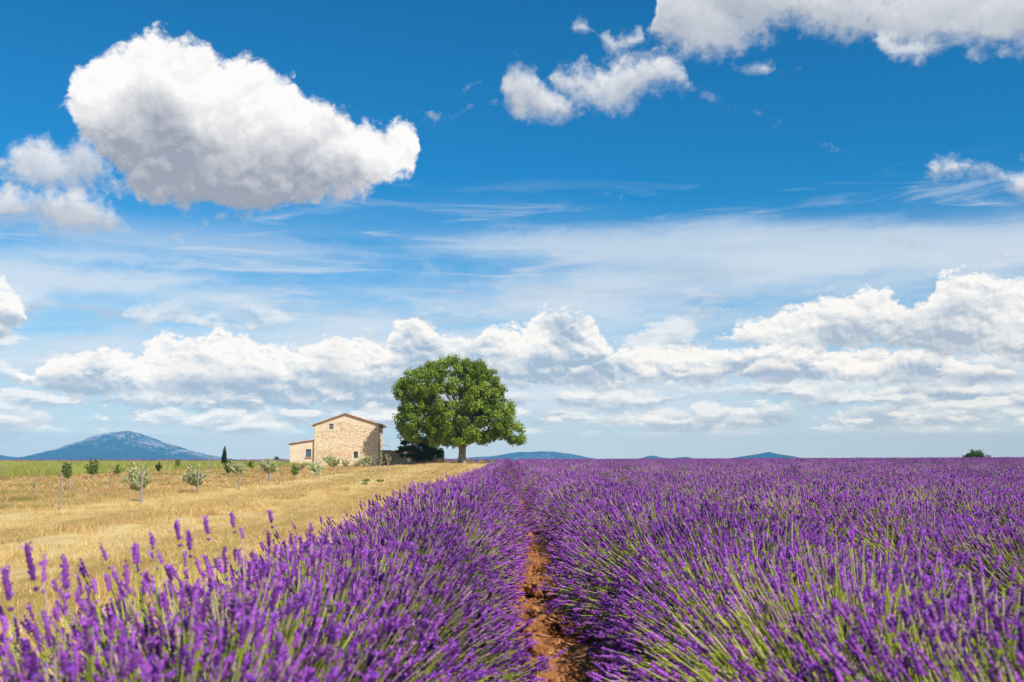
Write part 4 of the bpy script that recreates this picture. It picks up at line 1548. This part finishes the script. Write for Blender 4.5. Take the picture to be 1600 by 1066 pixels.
def foliage(clumps, per, leaf_w, leaf_h, mat, name, r, flat=0.75, droop=0.5, outward=0.6):
    C, N, U, Wd, H, T = [], [], [], [], [], []
    for (c, cr) in clumps:
        n = int(per * (cr ** 2) * (0.8 + 0.4 * r.random()))
        d = rand_unit(n, r)
        f = r.random(n) ** 0.45
        wobr = 1 + 0.25 * np.sin(d[:, 0] * 5 + c[0]) * np.sin(d[:, 2] * 5 + c[2])
        p = c + d * (f * cr * wobr)[:, None] * np.array([1, 1, flat])
        nrm = d * outward + rand_unit(n, r) * 0.8 + np.array([0, 0, 0.35])
        nrm /= np.linalg.norm(nrm, axis=1, keepdims=True)
        up = rand_unit(n, r) * 0.7 + np.array([0, 0, -droop]) + d * 0.5
        C.append(p); N.append(nrm); U.append(up)
        Wd.append(leaf_w * (0.7 + 0.6 * r.random(n))); H.append(leaf_h * (0.7 + 0.6 * r.random(n)))
        T.append(np.clip(0.5 + r.normal() * 0.22 + r.normal(size=n) * 0.22, 0, 1))
    C, N, U = np.concatenate(C), np.concatenate(N), np.concatenate(U)
    V, F = quad_cards(C, N, U, np.concatenate(Wd), np.concatenate(H))
    gm = Geo()
    gm.add(V, F, 0, np.repeat(np.concatenate(T), 4))
    return gm.mesh(name, [mat])


me = foliage(clumps, 440, 0.14, 0.22, M['treeleaf'], 'crown', r, flat=0.95, droop=0.8)
print('tree leaves', len(me.polygons), 'clumps', len(clumps))
link('crown', me, tree)

# the dark bush in its shade
bp = at_depth(655, 118.6)
BS = bp.y / F_PX
bush = empty('dark_bush', (bp.x, bp.y, bp.z - 0.05))
tag(bush, 'dark round bush standing in the shade of the big tree before the yard wall', 'bush')
r = np.random.default_rng(21)
bl = []
for (x, z, rr) in ((0, 22, 15), (-16, 24, 12), (14, 24, 13), (-28, 27, 8), (26, 24, 9), (-6, 34, 12), (8, 34, 10), (-20, 34, 9), (-32, 22, 5), (0, 14, 12), (12, 14, 9), (-12, 14, 9), (30, 17, 7), (33, 23, 5), (-24, 15, 7), (20, 12, 6)):
    for k in range(5):
        d = rand_unit(1, r)[0]
        bl.append((np.array([x + d[0] * rr * 0.6, d[1] * rr * 0.9, z + d[2] * rr * 0.55]) * BS, rr * 0.62 * BS))
tg = Geo()
for k in range(7):
    c, cr = bl[int(r.integers(0, len(bl)))]
    limb(tg, (r.normal() * 0.05, r.normal() * 0.05, 0), c, 0.09, 0.02, 6, 0.02, 5, 0.06, r)
link('stems', tg.mesh('stems', [M['bark']], True), bush)
link('crown', foliage(bl, 1100, 0.09, 0.15, M['bushleaf'], 'crown', r), bush)


# young trees of the orchard: pixel column, foot, crown bottom and top, half width, lean, kind
def young_tree(px, base, cb, ct, hw, lean, kind, label, n_shoot=34, cat=None, name=None, trunk_r=None):
    p = at_px(px, base)
    s = p.y / F_PX
    mat = {'olive': M['oliveleaf'], 'fruit': M['fruitleaf'], 'scrub': M['paleleaf'], 'dark': M['bushleaf']}[kind]
    r = np.random.default_rng(int(px * 10 + base))
    nm = name or {'olive': 'olive_tree', 'fruit': 'young_fruit_tree', 'scrub': 'thin_sapling', 'dark': 'small_conifer'}[kind]
    root = empty(nm, (p.x, p.y, p.z - 0.03))
    H0, H1 = (base - cb) * s, (base - ct) * s
    fork = np.array([lean * 0.1 * s, 0, max(0.18, H0 * 0.92)])
    g1 = Geo()
    tr = trunk_r or 0.035 + 0.012 * H1
    limb(g1, (0, 0, 0), fork, tr, tr * 0.7, 7, 0, 5, 0.03, r)
    cen = np.array([lean * s, 0, (H0 + H1) / 2])
    rad = np.array([hw * s * 0.92, hw * s * 0.85, (H1 - H0) / 2 * 1.05])
    Lc, Ln, Lu, Lt = [], [], [], []
    for i in range(n_shoot):
        d = rand_unit(1, r)[0]
        if kind == 'fruit' and i % 4 == 0:
            d = np.array([r.normal() * 0.5, r.normal() * 0.4, 1.1])
        tip = cen + d * rad * (0.45 + 0.65 * r.random())
        tip[0] -= 0.12 * hw * s if kind == 'olive' else 0
        if tip[2] < fork[2] * 0.8:
            tip[2] = fork[2] * 0.8 + 0.1 * r.random()
        mid = (fork + tip) * 0.5 + np.array([0, 0, -0.08 * (H1 - H0)]) + r.normal(size=3) * 0.03
        st = fork if r.random() < 0.6 else fork + (cen - fork) * r.random() * 0.6
        ts = np.linspace(0, 1, 6)
        c = bez(st[None], mid[None], tip[None], ts)
        g1.tubes(c, (np.linspace(0.014, 0.004, 6) * (1 + s * 8))[None], 4)
        nl_ = 44 if kind == 'olive' else 24
        tt = 0.30 + 0.75 * r.random(nl_)
        q = bez(st[None], mid[None], tip[None], np.minimum(tt, 1.0))[0]
        dd = tip - mid
        dd /= np.linalg.norm(dd) + 1e-9
        u = rand_unit(nl_, r) * 0.7 + dd[None]
        u /= np.linalg.norm(u, axis=1, keepdims=True)
        ll = LEAF[kind][1] * (0.7 + 0.02 * p.y)
        q = q + u * ll * 0.5 + rand_unit(nl_, r) * 0.03
        Lc.append(q); Lu.append(u); Ln.append(rand_unit(nl_, r)); Lt.append(np.clip(r.random(nl_) * 0.8 + 0.2 * r.random(), 0, 1))
    link('trunk', g1.mesh('trunk', [M['greybark']], True), root)
    C, N, U = np.concatenate(Lc), np.concatenate(Ln), np.concatenate(Lu)
    ll = LEAF[kind][1] * (0.7 + 0.02 * p.y)
    V, F = quad_cards(C, N, U, LEAF[kind][0] * (0.7 + 0.02 * p.y), ll * (0.7 + 0.6 * r.random(len(C))))
    g2 = Geo()
    g2.add(V, F, 0, np.repeat(np.concatenate(Lt), 4))
    link('crown', g2.mesh('crown', [mat]), root)
    tag(root, label, cat or {'olive': 'olive tree', 'fruit': 'tree', 'scrub': 'sapling', 'dark': 'tree'}[kind], group='young trees planted in the dry field')
    return root


LEAF = {'olive': (0.026, 0.085), 'fruit': (0.036, 0.062), 'scrub': (0.016, 0.050), 'dark': (0.026, 0.06)}
YT = [(221, 785, 762, 725, 21, -4, 'olive', 'bushiest silvery olive tree, tied to a pale stake at the front of the orchard', 46),
      (308, 771, 757, 728, 20, -3, 'olive', 'ragged silvery olive tree leaning left, second from the front', 42),
      (374, 764, 739, 721, 14, -3, 'olive', 'small silvery olive tree on a thin bare trunk, right of the cypress', 34),
      (422, 754, 738, 715, 17, -1, 'olive', 'olive tree with a full green crown, nearer the house than the cypress', 40),
      (494, 746, 741, 722, 14, 0, 'olive', 'V-shaped olive tree before the left corner of the house', 30),
      (521.5, 743, 728, 711, 14, -3, 'olive', 'pale olive tree before the stained part of the house wall', 36),
      (540, 741, 728, 716, 8, 0, 'scrub', 'thin pale sapling before the house, left of the lower window', 18),
      (577.5, 739, 727, 713, 12, -4, 'olive', 'pale young tree below and right of the lower house window', 30),
      (594, 738.5, 724, 706, 8, 0, 'scrub', 'thin pale sapling before the corner where house and yard wall meet', 16),
      (606, 737.5, 724, 706, 6, 1, 'scrub', 'thin pale sapling with one tall shoot before the yard wall', 12),
      (461.5, 750, 742, 727, 7, -1, 'fruit', 'small dark green sapling before the lean-to', 24),
      (470.5, 739, 732, 722, 8, 0, 'scrub', 'low pale sapling below the lean-to window', 14),
      (145, 748, 741, 719, 13, -2, 'fruit', 'bright green open young tree below the mountain summit', 36),
      (109, 768, 746, 725, 7, -5, 'fruit', 'spindly young tree with a long bare brown trunk', 22),
      (101.5, 747, 743, 725, 6, -1, 'fruit', 'low dark shrub just behind the spindly young tree', 14),
      (183, 744, 741, 727, 8, 1, 'fruit', 'small green young tree just left of the bushiest olive', 18),
      (247.5, 739, 737, 723, 5, 0, 'dark', 'little dark cone-shaped tree right of the bushiest olive', 26),
      (277, 735.5, 732, 719, 6, 0, 'fruit', 'small dark green tree behind a post, right of the dark cone-shaped one', 16),
      (354.5, 743, 739, 721, 7, 1, 'fruit', 'green young tree touching the foot of the cypress', 24),
      (53, 774, 762, 746, 2.5, 0, 'scrub', 'nearly leafless thin brown sapling at the left of the orchard', 6),
      (393, 734, 730, 722, 6, 0, 'fruit', 'low green shrub between the small olive and the full olive', 14),
      (559, 731, 730, 714, 11, 0, 'scrub', 'pale dry bush against the house wall below the lower window', 22),
      (583, 731, 730, 712, 9, 0, 'scrub', 'pale dry bush against the right corner of the house', 22)]
for a in YT:
    young_tree(*a)

# cypress
p = at_px(350, 732)
s = p.y / F_PX
cyp = empty('cypress_tree', (p.x, p.y, p.z - 0.05))
tag(cyp, 'slender dark green cypress standing alone left of the house', 'cypress')
r = np.random.default_rng(8)
cl = []
for k in range(46):
    h = 3 + 32 * (k / 45)
    w = 4.0 * math.sin(min(1, (1 - k / 46) * 1.15 + 0.02) ** 0.75 * PI * 0.5) * (0.8 if k < 5 else 1)
    for j in range(3):
        a = r.random() * 6.28
        cl.append((np.array([math.cos(a) * w * 0.5, math.sin(a) * w * 0.5, h]) * s, max(0.8, w * 0.75) * s))
g1 = Geo()
limb(g1, (0, 0, 0), (0, 0, 20 * s), 0.10, 0.03, 7)
link('trunk', g1.mesh('trunk', [M['greybark']], True), cyp)
link('crown', foliage(cl, 900, 0.045, 0.15, M['cypress'], 'crown', r, 1.0, -0.8), cyp)

# far shrubs on the skyline
def far_bush(px, d, w_px, h_px, label, up=0.0, seed=1, mat='bushleaf', n=18, full=False):
    q = at_depth(px, d)
    s = d / F_PX
    root = empty('far_bush', (q.x, q.y, q.z))
    r = np.random.default_rng(seed)
    cl = []
    for k in range(n):
        a = (r.random() * 2 - 1)
        hh = (1 - a * a * 0.7) * h_px
        cl.append((np.array([a * w_px * 0.5, r.normal() * w_px * 0.15, up + hh * ((0.05 if full else 0.35) + (0.85 if full else 0.55) * r.random())]) * s, h_px * 0.32 * s * (0.8 + 0.4 * r.random())))
    g1 = Geo()
    for k in range(4):
        limb(g1, (r.normal() * 0.1, 0, 0), cl[k][0], 0.09, 0.03, 5)
    link('trunk', g1.mesh('trunk', [M['greybark']], True), root)
    link('crown', foliage(cl, 160, 0.16, 0.24, M[mat], 'crown', r), root)
    tag(root, label, 'bush', group='bushes along the skyline')


far_bush(1525, 166, 32, 15, 'lone green bush on the lavender horizon at the far right', up=4.0, seed=3, mat='bushleaf', n=60, full=True)
far_bush(432, 215, 14, 9, 'taller of the dark bushes on the skyline just left of the lean-to', up=3, seed=4)
far_bush(441, 222, 8, 6, 'smaller dark bush on the skyline touching the lean-to side', up=3, seed=5, n=8)
far_bush(339, 225, 14, 4, 'flat dark shrub on the skyline just left of the cypress', up=3, seed=6, n=8)
far_bush(405, 228, 22, 4, 'long low shrub on the skyline right of the cypress', up=3, seed=7, n=12)

# bare vine on the corner of the house
vb = fwd @ Vector((W + 0.12, 0.02, 0)) + Vector((p0.x, p0.y, p0.z - 0.1))
vine = empty('bare_vine', vb, HYAW)
r = np.random.default_rng(31)
g1, g2 = Geo(), Geo()
limb(g1, (0.25, -0.35, 0), (0.02, -0.1, 2.0), 0.07, 0.05, 7, 0, 6, 0.05, r)
limb(g1, (0.02, -0.1, 2.0), (0.1, -0.1, 4.3), 0.05, 0.02, 6, 0, 7, 0.05, r)
limb(g1, (0.5, -0.4, 0), (-0.3, -0.12, 1.6), 0.05, 0.03, 6, 0, 6, 0.05, r)
for i in range(16):
    z = 0.6 + 3.8 * r.random()
    st = np.array([0.05, -0.1, z])
    en = st + np.array([r.normal() * 0.5 - 0.15, -0.12 * r.random(), 0.5 * r.random() + 0.1])
    limb(g2, st, en, 0.016, 0.006, 4, 0.05, 4, 0.1, r)
c = np.array([0.1, -0.1, 2.3])
limb(g2, c, c + np.array([0.95, -0.1, 0.1]), 0.03, 0.015, 5, 0.25, 7, 0.03, r)
limb(g2, c + np.array([0.6, -0.1, 0.3]), c + np.array([1.35, -0.1, -0.1]), 0.015, 0.008, 5, 0.15, 5, 0.03, r)
link('stem', g1.mesh('stem', [M['greybark']], True), vine)
link('twigs', g2.mesh('twigs', [M['greybark']], True), vine)
tag(vine, 'bare grey climbing vine on the right corner of the house, one twig arching out', 'vine')

# ------------------------------------------------------------------ posts in the orchard
M['post'] = simple_mat('weathered_post', (0.24, 0.20, 0.18), (0.42, 0.36, 0.33), 12, 0.9, 0.4, 0.005, 0.15)


def post(px, base, top, label, w=0.035, tilt=0.0):
    p = at_px(px, base)
    s = p.y / F_PX
    h = (base - top) * s + 0.05
    gm = Geo()
    gm.tubes(np.array([[[0, 0, 0], [tilt * h * 0.5, 0, h * 0.5], [tilt * h, 0, h], [tilt * h, 0, h + 0.004]]]), np.array([[w, w * 0.95, w * 0.9, 0.001]]) * 0.66, 8)
    o = link('wooden_post', gm.mesh('wooden_post', [M['post']], False), None, (p.x, p.y, p.z - 0.05))
    o['label'] = label
    o['category'] = 'post'
    o['group'] = 'thin posts standing in the orchard'


for a in [(5, 762, 728, 'weathered post cut by the left edge of the frame', 0.045),
          (57, 753, 727, 'thin pale post between the frame edge and the spindly young tree', 0.035),
          (93.5, 797, 740, 'tallest nearest grey post, with dry grass at its foot', 0.045),
          (103, 748, 726, 'thin post behind the low dark shrub by the spindly tree', 0.035),
          (173, 760, 728, 'thin pale post between the bright green tree and the bushiest olive', 0.035),
          (220, 788, 738, 'thick pale stake holding the bushiest olive tree', 0.055),
          (309, 773, 742, 'pale stake holding the ragged olive tree', 0.05),
          (373.4, 766, 738, 'grey stake holding the small olive right of the cypress', 0.04),
          (420, 753, 737, 'short pale stake left of the trunk of the full olive tree', 0.06),
          (248.6, 729.5, 717, 'thin tall post behind the little cone-shaped tree', 0.045),
          (259, 752, 724, 'grey post between the cone-shaped tree and the ragged olive', 0.04),
          (277.7, 734, 716.5, 'thin post behind the small dark green tree', 0.045),
          (294.6, 730, 722, 'short faint post at the back above the ragged olive', 0.04),
          (302.5, 729.5, 720, 'faint post at the back just left of the tall free-standing one', 0.04),
          (325, 744, 711, 'tall free-standing post between the ragged olive and the cypress', 0.05),
          (344.5, 734, 721, 'short post just left of the cypress foot', 0.04),
          (438.8, 733, 719.5, 'pale post in front of the dark skyline bushes by the lean-to', 0.055),
          (494.6, 747, 721, 'thin stake inside the V-shaped olive tree', 0.03)]:
    post(*a)

# small green weeds in the stubble
for (px, py, w, lb) in ((573, 752.5, 0.30, 'larger bright green weed in the stubble before the house'), (594.5, 753.5, 0.28, 'bright green weed right of the larger one in the stubble'),
                        (570.5, 758, 0.22, 'small green weed nearer than the other two in the stubble')):
    p = at_px(px, py)
    r = np.random.default_rng(int(px))
    n = 150
    c = np.stack([r.normal(size=n) * w * 0.45, r.normal(size=n) * w * 0.3, 0.03 + 0.09 * r.random(n)], 1)
    c[:, :2] *= 0.6
    V, F = quad_cards(c, rand_unit(n, r), rand_unit(n, r) + np.array([0, 0, 0.8]), np.full(n, 0.06), np.full(n, 0.16))
    gm = Geo()
    gm.add(V, F, 0, np.repeat(r.random(n), 4))
    o = link('weed_plant', gm.mesh('weed_plant', [M['weedgreen']]), None, p)
    tag(o, lb, 'weed', group='green weeds in the stubble')

# ------------------------------------------------------------------ mountains
m, t = material('mountain')
pos = t.new('ShaderNodeNewGeometry').outputs['Position']
x, y, z = t.sep(pos)
n1 = t.noise(t.v('MULTIPLY', pos, (1, 1, 2.0)), 0.0085, 6, 0.62, dist=0.3)
n2 = t.noise(pos, 0.04, 6, 0.7)
at = t.new('ShaderNodeAttribute'); at.attribute_name = 'tint'
rock = t.ss(t.m('MULTIPLY_ADD', t.sub(n2, 0.5), 1.6, t.m('MULTIPLY_ADD', t.sub(n1, 0.5), 1.0, at.outputs['Fac'])), 0.46, 0.70)
cc = t.mix(rock, (0.035, 0.055, 0.030), (0.54, 0.46, 0.40))
finish(t, principled(t, cc, 1.0, 0.0))
M['mountain'] = m


def mountain(prof, d, depth, rocky, label, seed, nz=0.13, n=(260, 90)):
    """prof: skyline points in photograph pixels; a real ridge with slopes towards and away from the viewer"""
    px = np.linspace(prof[0][0], prof[-1][0], n[0])
    py = np.interp(px, [p[0] for p in prof], [p[1] for p in prof])
    k = np.hanning(9); k /= k.sum()
    py = np.convolve(np.pad(py, 4, mode='edge'), k, 'valid')
    V, T = [], []
    v_ = np.linspace(-1, 1, n[1])
    base = -6.0
    for j, v in enumerate(v_):
        y = d + v * depth
        for i in range(n[0]):
            x = (px[i] - 800) / F_PX * d
            h = (721 - py[i]) / F_PX * d + CAM_Z - base
            fall = max(0.0, 1 - abs(v)) ** 1.15
            q = Vector((x / 300.0 + seed, y / 300.0, seed))
            rid = 1 - abs(mnoise.fractal(q, 1.0, 2.0, 5))
            hh = h * fall * (1 + nz * 2.2 * (rid - 0.8) * (0.35 + 1.2 * (1 - fall)))
            e_ = min(1.0, i / 14.0, (n[0] - 1 - i) / 14.0)
            V.append((x, y, base + hh))
            fx = i / (n[0] - 1)
            T.append(rocky(fx, fall))
    gm = Geo()
    I = np.arange(n[0] * n[1]).reshape(n[1], n[0])
    F = np.stack([I[:-1, :-1], I[:-1, 1:], I[1:, 1:], I[1:, :-1]], -1).reshape(-1, 4)
    gm.add(V, F, 0, np.array(T))
    o = link('mountain', gm.mesh('mountain', [M['mountain']], True))
    o['label'] = label
    o['kind'] = 'structure'


mountain([(30, 728), (60, 722.5), (72, 720), (90, 712.5), (110, 703), (128, 694), (140, 685.5), (150, 681), (165, 677), (182, 673.5), (192, 672.6), (203, 673.5), (215, 676.5), (240, 683), (260, 691),
          (280, 697), (300, 704), (320, 709), (345, 715), (372, 721.5), (400, 728)], 6500, 1080,
         lambda fx, f: 0.26 + 0.34 * max(0, f - 0.35) / 0.65 + 0.42 * math.exp(-((fx - 0.24) / 0.10) ** 2) * min(1, f * 1.6), 'long blue mountain with pale rocky slopes at the left', 1.7)
mountain([(-330, 728), (-250, 712), (-120, 700), (-60, 701), (-20, 706), (0, 710), (10, 714), (22, 721), (34, 728)], 6700, 860, lambda fx, f: 0.1, 'blue hill cut by the left edge of the frame', 4.2, n=(120, 50))
mountain([(600, 728), (660, 721), (700, 717.5), (740, 714.5), (770, 712.5), (795, 708.5), (812, 706.2), (830, 706.8), (845, 705.2), (865, 705.8), (885, 708), (905, 712), (930, 717), (960, 722), (980, 728)], 7500, 800,
         lambda fx, f: 0.42, 'pale hazy ridge on the horizon right of the big tree', 7.9, n=(200, 60))
mountain([(960, 728), (985, 720), (1002, 715), (1018, 711.5), (1030, 714.5), (1045, 716.5), (1062, 714.5), (1075, 714), (1085, 718), (1105, 724), (1115, 728)], 7100, 380, lambda fx, f: 0.05, 'two small blue hilltops barely above the lavender', 2.2, n=(90, 40))
mountain([(1090, 728), (1120, 720), (1140, 716), (1160, 712.8), (1180, 710), (1192, 707.8), (1199, 706), (1206, 708.5), (1220, 710.6), (1240, 713.8), (1258, 717), (1290, 723), (1310, 728)], 6800, 500,
         lambda fx, f: 0.03, 'dark blue pointed hill on the lavender horizon', 5.5, n=(140, 50))

# ------------------------------------------------------------------ the air
hz_ = Geo()
hz_.box((-8600, -400, -9), (8600, 8600, HAZE_TOP))
m = bpy.data.materials.new('haze')
m.use_nodes = True
t = NT(m.node_tree)
t.n.clear()
pv = t.new('ShaderNodeVolumePrincipled')
pv.inputs['Color'].default_value = (*HAZE_COL, 1)
pv.inputs['Density'].default_value = HAZE_DENS
pv.inputs['Anisotropy'].default_value = -0.3
o_ = t.new('ShaderNodeOutputMaterial')
t.l.new(pv.outputs[0], o_.inputs['Volume'])
o = link('haze', hz_.mesh('haze', [m]))
o['kind'] = 'stuff'
o['label'] = 'blue haze of the distant air'
